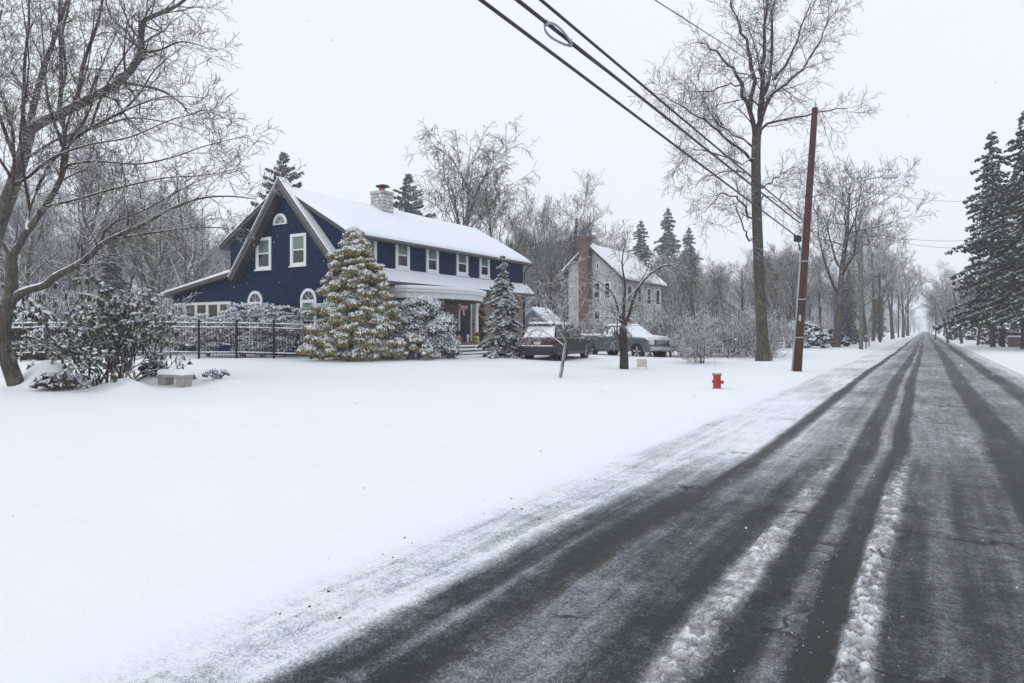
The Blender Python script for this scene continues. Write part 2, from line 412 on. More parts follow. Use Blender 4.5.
    # thin film turned to grey slush, thick snow stays white
    slush = mix_(nt, maprange(nt, fine, .35, .7), (.34, .38, .43, 1), (.62, .66, .70, 1))
    slush = mix_(nt, math_(nt, 'MULTIPLY', maprange(nt, noise_(nt, 12, 4, .65, tc), .52, .72), .5), slush, (.30, .25, .20, 1))
    white = mix_(nt, maprange(nt, s, .72, 1.08), slush, SNOWC)
    ve = nd(nt, 'ShaderNodeTexVoronoi', feature='DISTANCE_TO_EDGE'); ve.inputs['Scale'].default_value = 1
    ww = nd(nt, 'ShaderNodeVectorMath', operation='ADD'); s2 = nd(nt, 'ShaderNodeVectorMath', operation='SCALE'); s2.inputs['Scale'].default_value = .35; n9 = nd(nt, 'ShaderNodeTexNoise'); n9.inputs['Scale'].default_value = 3.0; nt.links.new(tc, n9.inputs['Vector'])
    nt.links.new(n9.outputs['Color'], s2.inputs[0]); nt.links.new(nvec(.16, .42), ww.inputs[0]); nt.links.new(s2.outputs[0], ww.inputs[1]); nt.links.new(ww.outputs[0], ve.inputs['Vector'])
    crack = math_(nt, 'MULTIPLY', maprange(nt, ve.outputs['Distance'], .016, .003), maprange(nt, noise_(nt, 1, 3, .6, nvec(1.2, 1.2)), .42, .6))
    crack = math_(nt, 'MULTIPLY', crack, maprange(nt, x, -2.6, -2.2, 0, .75))
    dz_ = math_(nt, 'MULTIPLY', math_(nt, 'MULTIPLY', maprange(nt, x, -1.9, -1.1), maprange(nt, noise_(nt, 10, 5, .7, tc), .36, .62)), .75)
    white = mix_(nt, dz_, white, (.27, .255, .245, 1))
    cc = mix_(nt, math_(nt, 'MULTIPLY', mask, math_(nt, 'SUBTRACT', 1.0, crack)), mix_(nt, crack, asp, (.012, .012, .014, 1)), white)
    nt.links.new(cc, b.inputs['Base Color'])
    nt.links.new(maprange(nt, mask, 0, .7, .5, .85), b.inputs['Roughness'])
    b.inputs['Specular IOR Level'].default_value = .16
    h = math_(nt, 'ADD', math_(nt, 'MULTIPLY', mask, math_(nt, 'ADD', .6, math_(nt, 'MULTIPLY', clump, 1.6))), math_(nt, 'ADD', math_(nt, 'MULTIPLY', fine, .5), math_(nt, 'MULTIPLY', ag, .25)))
    h = math_(nt, 'MULTIPLY', h, math_(nt, 'SUBTRACT', 1.0, math_(nt, 'MULTIPLY', edge, .85)))
    bump_(nt, b, h, .7, .014)
    return m
M['road'] = mat_road()

def mat_ground():
    m, nt, b = newmat('lawn_snow')
    tc = nd(nt, 'ShaderNodeTexCoord').outputs['Object']; sp = nd(nt, 'ShaderNodeSeparateXYZ'); nt.links.new(tc, sp.inputs[0])
    n0 = noise_(nt, .35, 4, .6, tc); n1 = noise_(nt, 2.4, 5, .6, tc); n2 = noise_(nt, 28, 4, .7, tc)
    cc = mix_(nt, n0, (.815, .85, .895, 1), (.865, .89, .915, 1))
    # grit thrown by ploughs on the verge
    verge = maprange(nt, sp.outputs[0], -9, -4.4, 0, 1)
    speck = maprange(nt, noise_(nt, 16, 4, .7, tc), .66, .74)
    big = maprange(nt, noise_(nt, 1.1, 3, .6, tc), .45, .7)
    cc = mix_(nt, math_(nt, 'MULTIPLY', math_(nt, 'MULTIPLY', math_(nt, 'MULTIPLY', speck, big), verge), .55), cc, (.42, .4, .38, 1))
    nt.links.new(cc, b.inputs['Base Color']); b.inputs['Roughness'].default_value = .85; b.inputs['Specular IOR Level'].default_value = .1
    h = math_(nt, 'ADD', n1, math_(nt, 'MULTIPLY', n2, .22)); bump_(nt, b, h, .45, .07)
    return m
M['ground'] = mat_ground()

# ------------------------------------------------------------------ ground and road
for px, d, ra, rb, h in ((46, 17.6, .75, .55, .50), (125, 16.8, .7, .45, .30), (66, 17.9, .6, .5, .30), (22, 18.2, .9, .6, .32), (150, 18.6, .9, .6, .16), (225, 18.5, .8, .5, .12)):
    p = P(px, d, z=0); BUMPS.append((p.x, p.y, ra, rb, h))

def axis(pts):
    out = []
    for (a, b, s) in pts:
        n = max(1, int(round((b - a) / s))); out += [a + (b - a) * i / n for i in range(n)]
    out.append(pts[-1][1]); return out
xs = axis([(-2500, -300, 200), (-300, -60, 20), (-60, -24, 2), (-24, -8, .45), (-8, -3.2, .12), (-3.2, 3.0, 1.5), (3.0, 5, .15), (5, 12, .7), (12, 60, 4), (60, 300, 20), (300, 2500, 200)])
ys = axis([(-60, -4, 4), (-4, 2, .5), (2, 12, .14), (12, 24, .3), (24, 45, .7), (45, 120, 2.5), (120, 400, 14), (400, 2600, 200)])
V = [(x, y, gz(x, y)) for y in ys for x in xs]
nx = len(xs); idx = np.arange(len(V)).reshape(len(ys), nx)
Q = np.stack([idx[:-1, :-1], idx[:-1, 1:], idx[1:, 1:], idx[1:, :-1]], -1).reshape(-1, 4)
g = np_object('ground', V, quads=Q, mats=[M['ground']], smooth=True); tag(g, kind='structure')

def warp(x, y):
    return x + .15 * mnoise.noise(Vector((x * .12, y * .07, 4.4))) + .05 * mnoise.noise(Vector((x * .9, min(y, 30) * .35, 7.7)))
def lump_at(x0, y):
    x = warp(x0, y); c = interp(NEARALL, x); 
    ridge0 = 0
    ridge = max(0, c - .55) / .21 if -1.2 < x < -.1 else 0
    n = mnoise.noise(Vector((x * 8, y * 5, 1.7))) + .6 * mnoise.noise(Vector((x * 24, y * 18, 5.1)))
    nm = mnoise.noise(Vector((x * 2.5, y * 1.2, 8.8)))
    wx = x + .05 * mnoise.noise(Vector((x * 14, y * 14, 3))) + .02 * mnoise.noise(Vector((x * 45, y * 45, 3))); wy = y + .05 * mnoise.noise(Vector((x * 14, y * 14, 6))) + .02 * mnoise.noise(Vector((x * 45, y * 45, 6)))
    d1 = mnoise.voronoi(Vector((wx * 13, wy * 12, .5)))[0][0]; d2 = mnoise.voronoi(Vector((wx * 27, wy * 25, 4.5)))[0][0]
    clod = math.sqrt(max(0, .30 - d1 * d1)) * 1.0 + .45 * math.sqrt(max(0, .3 - d2 * d2))
    return ridge, n, nm, clod
rxs = axis([(-4.45, -3.0, .06), (-3.0, -1.3, .035), (-1.3, -.05, .0125), (-.05, 1.2, .04), (1.2, 3.6, .12)])
rys = axis([(1.2, 2.3, .05), (2.3, 6.0, .014), (6.0, 10, .04), (10, 16, .12), (16, 40, .6), (40, 150, 3), (150, 900, 25)])
# flat part behind the viewer too
rys = [-60, -30, -10, -3] + rys
RV = []; LA = []; XA = []
for y in rys:
    detail = y < 16 and y > 0
    fade = sstep(20, 9, y) if y > 9 else 1.0
    fade = max(0.0, 1 - sstep(6.5, 12, y))
    for x in rxs:
        z = .004; lu = 0.0
        if detail:
            rd, n, nm, clod = lump_at(x, y)
            strong = 1.0 if x > -.6 else max(0.0, min(1, .65 + nm * 1.3))
            gate = max(0, min(1, .8 + n * .9)); rd2 = rd * strong * gate
            z += fade * (rd2 * clod * (.042 + .035 * nm) + .0015 * n) + .0035 * clod * fade * max(0, min(1, (interp(NEARALL, warp(x, y)) - .25) * 2)) * max(0, min(1, .3 + nm * 2))
            c = interp(NEARALL, x); z += .008 * c
            lu = ((rd2 * (clod * .9 - .1) - .25 * rd * (1 - gate)) if rd > 0 else .10 * n) * fade
        edge = sstep(-3.4, -4.3, x) if x < 0 else sstep(2.7, 3.4, x)
        RV.append((x, y, z + .02 * max(0, edge))); LA.append(lu); XA.append(warp(x, y) if -3.9 < x < 3.3 else x)
nx = len(rxs); idx = np.arange(len(RV)).reshape(len(rys), nx)
Q = np.stack([idx[:-1, :-1], idx[:-1, 1:], idx[1:, 1:], idx[1:, :-1]], -1).reshape(-1, 4)
ro = np_object('road', RV, quads=Q, mats=[M['road']], smooth=True); tag(ro, kind='structure')
at = ro.data.attributes.new('lump', 'FLOAT', 'POINT'); at.data.foreach_set('value', LA)
at = ro.data.attributes.new('across', 'FLOAT', 'POINT'); at.data.foreach_set('value', XA)

# loose slush crumbs and leaf litter along the tracks (nobody could count them)
def crumbs(name, n, xr, yr, sz, mat, seed, wfun=None):
    r = random.Random(seed); mb = MB()
    for _ in range(n):
        y = yr[0] + (yr[1] - yr[0]) * r.random() ** 1.6
        x = r.uniform(*xr) if wfun is None else wfun(r)
        s = sz * r.uniform(.4, 1.3); z = .012 if x > -4 else gz(x, y) + .004
        a = r.uniform(0, PI); c, q = math.cos(a), math.sin(a)
        w = s * r.uniform(.5, 1.0); h = s * r.uniform(.35, .7)
        pts = [(s, 0), (.4 * s, w), (-.7 * s, .7 * w), (-s, -.2 * w), (.1 * s, -w)]
        vs = [(x + u * c - v * q, y + u * q + v * c, z - .004) for u, v in pts] + [(x + .6 * (u * c - v * q), y + .6 * (u * q + v * c), z + h) for u, v in pts]
        mb.mesh(vs, [(5, 6, 7, 8, 9)] + [(i, (i + 1) % 5, 5 + (i + 1) % 5, 5 + i) for i in range(5)])
    return tag(mb.build(name, mat, smooth=True), kind='stuff')
M['crumb'] = mat_plain('slush_crumb', (.36, .36, .38), .8, var=.25, scale=30)
M['litter'] = mat_plain('wet_leaf_litter', (.06, .045, .035), .8, var=.4, scale=40)
o = crumbs('slush_crumbs', 420, (-3, 1), (2.3, 9), .006, M['crumb'], 5, lambda r: r.choice((-1.0, -1.0, -.26, -.26, -.6)) + r.gauss(0, .08))
tag(o, 'grey slush crumbs scattered beside the wheel tracks on the road', 'slush')
o = crumbs('leaf_litter', 40, (-3.9, -2.9), (2.6, 16), .013, M['litter'], 8)
tag(o, 'dark wet leaf scraps along the snowy left road edge', 'litter')

# ------------------------------------------------------------------ bare tree generator
def grow(out, p, d, L, r, lvl, maxl, R, S):
    n = S['seg'][lvl]; pts = [p.copy()]; rs = [r]; dirs = []
    step = L / n; d = d.copy()
    for i in range(n):
        w = S['wander'][lvl]
        d = (d + Vector((R.gauss(0, w), R.gauss(0, w), R.gauss(0, w))) + Vector((0, 0, S['up'][lvl] / n))).normalized()
        p = p + d * step; pts.append(p.copy()); dirs.append(d.copy())
        rs.append(max(S['rmin'], r * (1 - (i + 1) / n * S['taper'][lvl])))
    out[min(lvl, len(out) - 1)].append((pts, rs))
    if lvl < maxl: sprout(out, pts, rs, L, lvl, maxl, R, S)
def sprout(out, pts, rs, L, lvl, maxl, R, S, t0=None, dens=1.0):
    k = S['kids'][lvl]; k = max(1, int(round(k * dens * R.uniform(.8, 1.2))))
    t0 = S['t0'][lvl] if t0 is None else t0
    az = R.uniform(0, 6.28)
    for j in range(k):
        t = t0 + (1 - t0) * (j + R.random()) / k; t = min(t, .999)
        f = t * (len(pts) - 1); i = int(f); u = f - i
        q = pts[i].lerp(pts[i + 1], u); d = (pts[i + 1] - pts[i]).normalized(); rr = rs[i] * (1 - u) + rs[i + 1] * u
        az += 2.4 + R.uniform(-.4, .4)
        a = S['ang'][lvl] * R.uniform(.7, 1.3)
        ref = Vector((0, 0, 1)) if abs(d.z) < .9 else Vector((1, 0, 0))
        s = d.cross(ref).normalized(); w = s.cross(d)
        side = s * math.cos(az) + w * math.sin(az)
        nd_ = (d * math.cos(a) + side * math.sin(a)).normalized()
        ln = L * S['ratio'][lvl] * (1 - S['shape'][lvl] * abs(t - .35)) * R.uniform(.7, 1.25)
        grow(out, q, nd_, ln, max(S['rmin'], rr * S['rr'][lvl]), lvl + 1, maxl, R, S)

SPREAD = dict(seg=[9, 7, 5, 4, 3, 3], wander=[.05, .12, .16, .2, .22, .25], up=[.1, .5, .35, .2, .1, 0], taper=[.75, .85, .85, .8, .6, .5], kids=[13, 8, 7, 6, 4, 0],
              t0=[.3, .25, .15, .12, .1, 0], ang=[.9, .75, .75, .75, .7, .7], ratio=[.5, .5, .5, .5, .55, .5], shape=[.7, .5, .4, .3, .2, 0], rr=[.5, .5, .5, .55, .6, .6], rmin=.006)
TALL = dict(SPREAD); TALL.update(ang=[.62, .6, .65, .7, .7, .7], up=[.1, .6, .4, .3, .1, 0], t0=[.35, .2, .15, .1, .1, 0], ratio=[.48, .48, .5, .5, .55, .5])
BIRCH = dict(SPREAD); BIRCH.update(ang=[.5, .5, .6, .6, .6, .6], up=[.0, .5, .1, -.5, -.6, 0], t0=[.4, .2, .15, .1, .1, 0], ratio=[.45, .5, .5, .6, .7, .5], wander=[.08, .1, .14, .18, .2, .2])

def tree_obj(label, cat, loc, build, mats=(None, None), group=None, name='bare_tree', off=None, minr=0):
    """build(out) fills out[level] with paths in world or local coordinates; trunk+limbs -> 'trunk', rest -> 'crown'"""
    root = empty(name, loc, 0, label, cat, group); out = [[] for _ in range(6)]
    build(out); o = loc if off is None else off
    V, Q = tubes_np(out[0], 10)
    np_object('trunk', V, quads=Q, mats=[mats[0] or M['bark']], parent=root, smooth=True, off=o)
    Vs = []; Qs = []; b = 0
    for lv in range(1, 6):
        if not out[lv]: continue
        V, Q = tubes_np(out[lv], (0, 6, 5, 3, 3, 3)[lv]); Vs.append(V); Qs.append(Q + b); b += len(V)
    np_object('crown', np.concatenate(Vs), quads=np.concatenate(Qs), mats=[mats[1] or M['twig']], parent=root, smooth=True, off=o)
    return root
def generic_tree(seed, H, r, S, maxl=4, lean=.03):
    R = random.Random(seed)
    def f(out): grow(out, Vector((0, 0, -.2)), Vector((R.gauss(0, lean), R.gauss(0, lean), 1)).normalized(), H * .9, r, 0, maxl, R, S)
    return f

def traced(out, pts, lvl, r0, r1, R, S, dens=1.0, Lc=2.4, maxl=5, t0=.1, jitter=.0, drange=0.0):
    """pts: (px,py,d)"""
    v = [P(a, d, py=b) for a, b, d in pts]
    # subdivide (Catmull-Rom)
    w = []; n = len(v)
    for i in range(n - 1):
        p0 = v[max(0, i - 1)]; p1 = v[i]; p2 = v[i + 1]; p3 = v[min(n - 1, i + 2)]
        for k in range(3):
            t = k / 3.0
            q = .5 * ((2 * p1) + (p2 - p0) * t + (2 * p0 - 5 * p1 + 4 * p2 - p3) * t * t + (3 * p1 - p0 - 3 * p2 + p3) * t ** 3)
            if (i or k) and jitter: q = q + Vector((R.gauss(0, jitter), R.gauss(0, jitter), R.gauss(0, jitter)))
            w.append(q)
    w.append(v[-1]); m = len(w); rs = [r0 + (r1 - r0) * i / (m - 1) for i in range(m)]
    out[lvl].append((w, rs))
    L = sum((w[i + 1] - w[i]).length for i in range(m - 1))
    if dens: sprout(out, w, rs, Lc / S['ratio'][2], 2, maxl, R, S, t0=t0, dens=dens * L / 4.0)
    return w, rs

# ---- hero tree 1: leaning yard tree at far left
HS = dict(SPREAD); HS.update(kids=[0, 0, 8, 6, 4, 0], rmin=.0055, wander=[.05, .1, .17, .26, .3, .3], up=[0, .3, .35, .25, .1, 0], rr=[.5, .5, .42, .5, .6, .6])
R1 = random.Random(11)
def hero1(out):
    t = 17.0
    traced(out, [(19, 396, t), (16, 384, t), (7, 358, t), (2, 338, t), (6, 316, t), (11, 296, t), (11.5, 275, t), (11.5, 256, t)], 0, .20, .12, R1, HS, dens=0)
    # low long limb to the right
    traced(out, [(9, 304, t), (18, 295, t), (28, 290, t), (45, 285, t), (56, 276, t - .2), (77, 265, t - .4), (92, 254, t - .5), (102, 244, t - .6), (123, 233, t - .8), (144, 224, t - 1), (166, 211, t - 1.2), (197, 199, t - 1.4), (227, 196, t - 1.5), (256, 199, t - 1.6)], 0, .12, .012, R1, HS, dens=1.0, t0=.35, Lc=1.3)
    traced(out, [(102, 244, t - .6), (104, 233, t - .6), (117, 221, t - .7), (140, 212, t - .7), (170, 196, t - .6), (200, 180, t - .5), (226, 172, t - .4)], 1, .035, .008, R1, HS, dens=1.2, Lc=1.1)
    traced(out, [(112, 239, t - .7), (150, 233, t - .5), (190, 228, t - .3), (225, 228, t), (250, 234, t + .2)], 1, .03, .008, R1, HS, dens=1.0, Lc=.9)
    # main right fork
    traced(out, [(11.5, 257, t), (18, 247, t), (27, 231, t + .1), (44, 208, t + .2), (54, 192, t + .3), (61, 178, t + .4), (66, 158, t + .5), (66, 146, t + .5), (64, 128, t + .6), (60, 100, t + .8), (66, 70, t + 1), (62, 35, t + 1.1), (70, 0, t + 1.2), (68, -30, t + 1.2)], 0, .095, .02, R1, HS, dens=1.2, t0=.3, Lc=1.5)
    traced(out, [(46, 207, t + .2), (60, 203, t), (76, 199.5, t - .2), (105, 191, t - .4), (130, 185, t - .6), (164, 178, t - .8), (205, 175, t - 1), (240, 168, t - 1.1)], 1, .04, .008, R1, HS, dens=1.3, Lc=1.2)
    traced(out, [(65, 168, t + .4), (72, 164, t + .2), (97, 161, t), (138, 164, t - .3), (173, 157, t - .5), (205, 146, t - .6), (249, 135, t - .7)], 1, .04, .008, R1, HS, dens=1.3, Lc=1.2)
    traced(out, [(66, 147, t + .5), (84, 132, t + .6), (110, 118, t + .5), (140, 104, t + .3), (170, 96, t + .2), (205, 98, t)], 1, .045, .01, R1, HS, dens=1.4, Lc=1.3)
    traced(out, [(27, 231, t), (29, 210, t + .4), (38, 187, t + .8), (50, 165, t + 1), (70, 140, t + 1.2), (90, 110, t + 1.4), (100, 70, t + 1.5), (118, 30, t + 1.6)], 1, .05, .012, R1, HS, dens=1.3, Lc=1.4)
    # left fork
    traced(out, [(11, 256, t), (5, 246, t), (0, 236, t), (2, 222, t - .1), (4, 212, t - .2), (10.5, 195, t - .3), (13, 185, t - .3)], 0, .07, .045, R1, HS, dens=0)
    traced(out, [(13, 185, t - .3), (28, 177, t - .4), (46, 162, t - .5), (63, 153, t - .6), (91, 144, t - .8), (130, 137, t - 1), (176, 118, t - 1.2), (215, 112, t - 1.3)], 1, .045, .008, R1, HS, dens=1.3, Lc=1.2)
    traced(out, [(13, 185, t - .3), (8, 172, t - .3), (0, 160, t - .4), (-14, 130, t - .5), (-20, 90, t - .5), (-10, 40, t - .6)], 1, .045, .015, R1, HS, dens=1.3, Lc=1.6)
    traced(out, [(4, 316, t), (-6, 300, t - .1), (-22, 280, t - .3), (-45, 250, t - .5)], 1, .08, .03, R1, HS, dens=.8, Lc=1.2)
    # fine ascending stems filling the top
    for a, b, c, e in ((30, 210, 20, -10), (60, 180, 95, 10), (64, 150, 40, 0), (90, 130, 150, 20), (120, 115, 185, 45), (13, 185, -4, 20)):
        dd = t + R1.uniform(-.6, 1.2)
        traced(out, [(a, b, dd), ((a * 2 + c) / 3 + R1.uniform(-8, 8), (b * 2 + e) / 3, dd), ((a + c * 2) / 3 + R1.uniform(-8, 8), (b + 2 * e) / 3, dd + .3), (c, e, dd + .4)], 1, .035, .008, R1, HS, dens=1.3, Lc=1.3)
h1 = P(19, 17.0)
tree_obj('leaning bare tree with forked snow-lined limbs at the left edge of the lawn', 'tree', h1, hero1, mats=(M['bark'], M['twig']))
# ---- hero tree 2: thick dark older tree behind it
R2 = random.Random(23)
def hero2(out):
    t = 21.0
    traced(out, [(-24, 372, t), (-22, 330, t), (-18, 290, t), (-9, 250, t), (3, 213, t), (14, 183, t), (23, 155, t), (30, 128, t)], 0, .25, .17, R2, HS, dens=0)
    traced(out, [(28, 132, t), (42, 122, t), (60, 114, t - .2), (97, 95, t - .5), (123, 79, t - .7), (140, 55, t - .9), (141, 38, t - 1), (143, 22, t - 1), (158, 14, t - 1.1), (178, 5, t - 1.2), (195, -10, t - 1.3)], 0, .16, .035, R2, HS, dens=1.5, t0=.25, Lc=1.7)
    traced(out, [(125, 83, t - .7), (145, 86, t - .8), (165, 92, t - .9), (182, 104, t - 1), (190, 114, t - 1), (205, 110, t - 1.1), (212, 122, t - 1.2)], 1, .05, .012, R2, HS, dens=1.6, Lc=1.2)
    traced(out, [(141, 52, t - 1), (160, 50, t - 1.2), (178, 42, t - 1.3), (196, 44, t - 1.4), (212, 50, t - 1.5)], 1, .04, .01, R2, HS, dens=1.9, Lc=1.2)
    traced(out, [(138, 48, t - .9), (128, 32, t - .6), (112, 18, t - .4), (104, -5, t - .2)], 1, .05, .015, R2, HS, dens=1.5, Lc=1.3)
    traced(out, [(28, 130, t), (34, 105, t + .3), (44, 67, t + .5), (52, 45, t + .6), (58, 29, t + .7), (70, -8, t + .9)], 0, .11, .04, R2, HS, dens=1.4, Lc=1.6)
    traced(out, [(59, 114, t), (61, 90, t + .1), (61, 58, t + .2), (59, 20, t + .3), (61, -15, t + .4)], 1, .07, .03, R2, HS, dens=1.5, Lc=1.4)
    traced(out, [(72, 109, t - .3), (79, 91, t - .4), (82, 70, t - .4), (88, 50, t - .5), (98, 22, t - .6), (104, -8, t - .7)], 1, .075, .03, R2, HS, dens=1.6, Lc=1.5)
    traced(out, [(26, 140, t), (23, 111, t - .3), (24, 85, t - .4), (25, 58, t - .5), (29, 20, t - .6), (28, -15, t - .7)], 1, .06, .025, R2, HS, dens=1.3, Lc=1.4)
    traced(out, [(20, 172, t), (8, 140, t - .3), (-5, 100, t - .6), (-10, 60, t - .8), (2, 10, t - 1)], 1, .07, .025, R2, HS, dens=1.3, Lc=1.5)
    traced(out, [(23, 160, t), (40, 150, t - .6), (60, 138, t - 1), (95, 128, t - 1.3), (130, 118, t - 1.5), (165, 122, t - 1.6), (200, 132, t - 1.7)], 1, .05, .01, R2, HS, dens=1.4, Lc=1.2)
h2 = P(-24, 21.0)
tree_obj('thick dark bare tree with one heavy crooked limb, behind the leaning tree', 'tree', h2, hero2, mats=(M['bark'], M['twig']))

# ---- big roadside tree
R3 = random.Random(31)
BS = dict(SPREAD); BS.update(kids=[0, 0, 8, 7, 5, 0], rmin=.008, up=[0, .3, .25, .1, 0, 0], wander=[.05, .1, .16, .2, .22, .25], rr=[.5, .5, .42, .5, .6, .6])
def roadside(out):
    t = 35.0
    w, rs = traced(out, [(764, 361, t), (763, 345, t), (761, 310, t), (759, 270, t), (757, 220, t), (756, 180, t), (756, 150, t), (757, 128, t)], 0, .30, .22, R3, BS, dens=0)
    # root flare
    out[0].append(([P(764, t, py=362), P(763.5, t, py=352), P(763, t, py=340)], [.46, .36, .30]))
    tr = [
        ([(756, 140, t), (749, 111, t - .3), (740, 85, t - .6), (728, 64, t - 1), (712, 48, t - 1.2), (695, 42, t - 1.4)], .14),
        ([(750, 112, t), (751, 67, t + .3), (745, 40, t + .5), (735, 15, t + .8), (728, -15, t + 1)], .12),
        ([(757, 130, t), (762, 100, t), (763, 70, t), (764, 37, t - .2), (767, 5, t - .3), (766, -30, t - .3)], .16),
        ([(764, 95, t), (772, 60, t + .4), (771, 25, t + .6), (778, -8, t + .8), (785, -30, t + 1)], .11),
        ([(757, 132, t), (768, 96, t + .5), (777, 90, t + .7), (803, 70, t + 1), (814, 48, t + 1.2), (826, 25, t + 1.4), (838, 8, t + 1.5)], .13),
        ([(758, 138, t), (766, 124, t - .5), (795, 117, t - 1), (829, 111, t - 1.3), (848, 108, t - 1.5)], .09),
        ([(774, 80, t), (790, 58, t - .7), (800, 30, t - 1), (812, 0, t - 1.3)], .08),
        ([(755, 163, t), (740, 148, t - .7), (717, 130, t - 1.2), (700, 116, t - 1.5), (680, 105, t - 1.8), (660, 93, t - 2)], .09),
        ([(756, 178, t), (740, 172, t + .7), (725, 171, t + 1), (708, 176, t + 1.2), (695, 188, t + 1.3)], .06),
        ([(757, 228, t), (750, 216, t), (742, 203, t), (730, 194, t - .3), (720, 194, t - .5), (708, 206, t - .7), (702, 220, t - .8)], .07),
        ([(756, 235, t), (749, 240, t - .2), (744, 228, t - .3), (738, 212, t - .4), (734, 200, t - .5)], .06),
        ([(757, 190, t), (766, 186, t + .5), (778, 176, t + .7), (790, 168, t + 1), (806, 170, t + 1.1)], .06),
        ([(756, 205, t), (765, 196, t - .7), (776, 200, t - 1), (786, 190, t - 1.2)], .045),
        ([(740, 85, t), (725, 84, t + .5), (705, 92, t + .8), (690, 90, t + 1.1), (676, 96, t + 1.3)], .05),
        ([(755, 150, t), (735, 135, t + 1), (715, 120, t + 1.5), (705, 100, t + 2), (690, 78, t + 2.2)], .06),
        ([(756, 160, t), (735, 160, t - 1), (712, 152, t - 1.4), (692, 150, t - 1.8), (680, 160, t - 2)], .05),
    ]
    for pts, r in tr: traced(out, pts, 1, r, .018, R3, BS, dens=1.05, Lc=1.9, jitter=.06)
c = P(764, 35.0)
tree_obj('tall wide-crowned bare tree nearest the brown utility pole, hooked limb halfway up', 'tree', c, roadside)

# ---- small dark-trunked ornamental tree in front of the pickup
R4 = random.Random(41)
OS = dict(SPREAD); OS.update(kids=[0, 0, 8, 6, 4, 0], rmin=.006, up=[0, .3, -.1, -.2, -.2, 0], rr=[.5, .5, .42, .5, .6, .6])
def orn(out):
    t = 26.6
    traced(out, [(624, 369, t), (624, 356, t), (623, 340, t), (623, 326, t)], 0, .185, .14, R4, OS, dens=0)
    for pts, r in (([(623, 328, t), (628, 318, t), (635, 295, t - .2), (645, 279, t - .3), (662, 266, t - .4), (673, 266, t - .5), (682, 274, t - .6)], .08),
                   ([(623, 327, t), (624, 305, t), (625, 285, t + .2), (622, 262, t + .3), (626, 240, t + .4)], .07),
                   ([(623, 328, t), (618, 310, t + .3), (613, 294, t + .5), (600, 282, t + .6), (586, 276, t + .7)], .06),
                   ([(624, 320, t), (632, 308, t + .6), (648, 300, t + 1), (662, 304, t + 1.3)], .05),
                   ([(623, 322, t), (614, 318, t - .6), (600, 318, t - .9), (590, 325, t - 1)], .045),
                   ([(625, 300, t), (640, 284, t + .8), (650, 262, t + 1)], .04),
                   ([(621, 345, t), (617, 332, t - .2), (618, 320, t - .3)], .05)):
        traced(out, pts, 1, r, .012, R4, OS, dens=1.5, Lc=1.0)
c = P(624, 26.6)
tree_obj('small bare tree with thick black trunk and arching limbs, in front of the pickup', 'tree', c, orn, mats=(M['darkbark'], M['twig']))
# ---- sapling in front of the SUV
R5 = random.Random(51)
def sap(out):
    t = 21.6
    traced(out, [(560, 378, t), (562, 368, t), (563, 360, t), (565, 348, t), (566, 335, t)], 0, .06, .045, R5, OS, dens=0)
    for pts, r in (([(566, 336, t), (572, 322, t), (582, 306, t), (590, 285, t)], .03), ([(566, 336, t), (564, 318, t), (566, 298, t), (570, 272, t)], .03),
                   ([(565, 342, t), (556, 326, t), (548, 312, t), (540, 300, t)], .028), ([(566, 332, t), (575, 328, t - .3), (586, 318, t - .4), (598, 300, t - .5)], .024),
                   ([(563, 345, t), (550, 335, t + .3), (538, 330, t + .5), (528, 333, t + .6)], .024), ([(566, 336, t), (560, 316, t + .3), (555, 292, t + .4), (556, 275, t + .5)], .026)):
        traced(out, pts, 1, r, .006, R5, OS, dens=1.6, Lc=.85)
c = P(560, 21.6)
tree_obj('slender snow-dusted sapling on the lawn in front of the charcoal SUV', 'sapling', c, sap, mats=(M['twigsnow'], M['twig2']), name='sapling')

# ------------------------------------------------------------------ foliage generators
def clump_faces(R, centers, per, leaf, snow_thr, squash=.75, up=0, jit=.28):
    """centers: (x,y,z,r). returns V, Q, midx : small leaf faces over each clump, snow on its upper side"""
    C = []; U = []; W = []; mi = []
    rs = np.random.RandomState(R)
    cen = np.array([c[:3] for c in centers]); rad = np.array([c[3] for c in centers])
    n = len(centers); N = n * per
    ci = np.repeat(np.arange(n), per)
    d = rs.normal(size=(N, 3)); d[:, 2] += up; d /= np.linalg.norm(d, axis=1, keepdims=True)
    rr = rad[ci] * rs.uniform(.55, 1.08, N)
    pos = cen[ci] + d * rr[:, None] * np.array([1, 1, squash])
    nrm = d + rs.normal(size=(N, 3)) * .45; nrm /= np.linalg.norm(nrm, axis=1, keepdims=True)
    u = np.cross(nrm, rs.normal(size=(N, 3))); u /= np.linalg.norm(u, axis=1, keepdims=True); w = np.cross(nrm, u)
    s = leaf * rs.uniform(.5, 1.25, N)
    m = (d[:, 2] + rs.normal(size=N) * jit > snow_thr).astype(int)
    V, Q = quads_np(pos, u * s[:, None], w * s[:, None] * .6)
    return V, Q, m

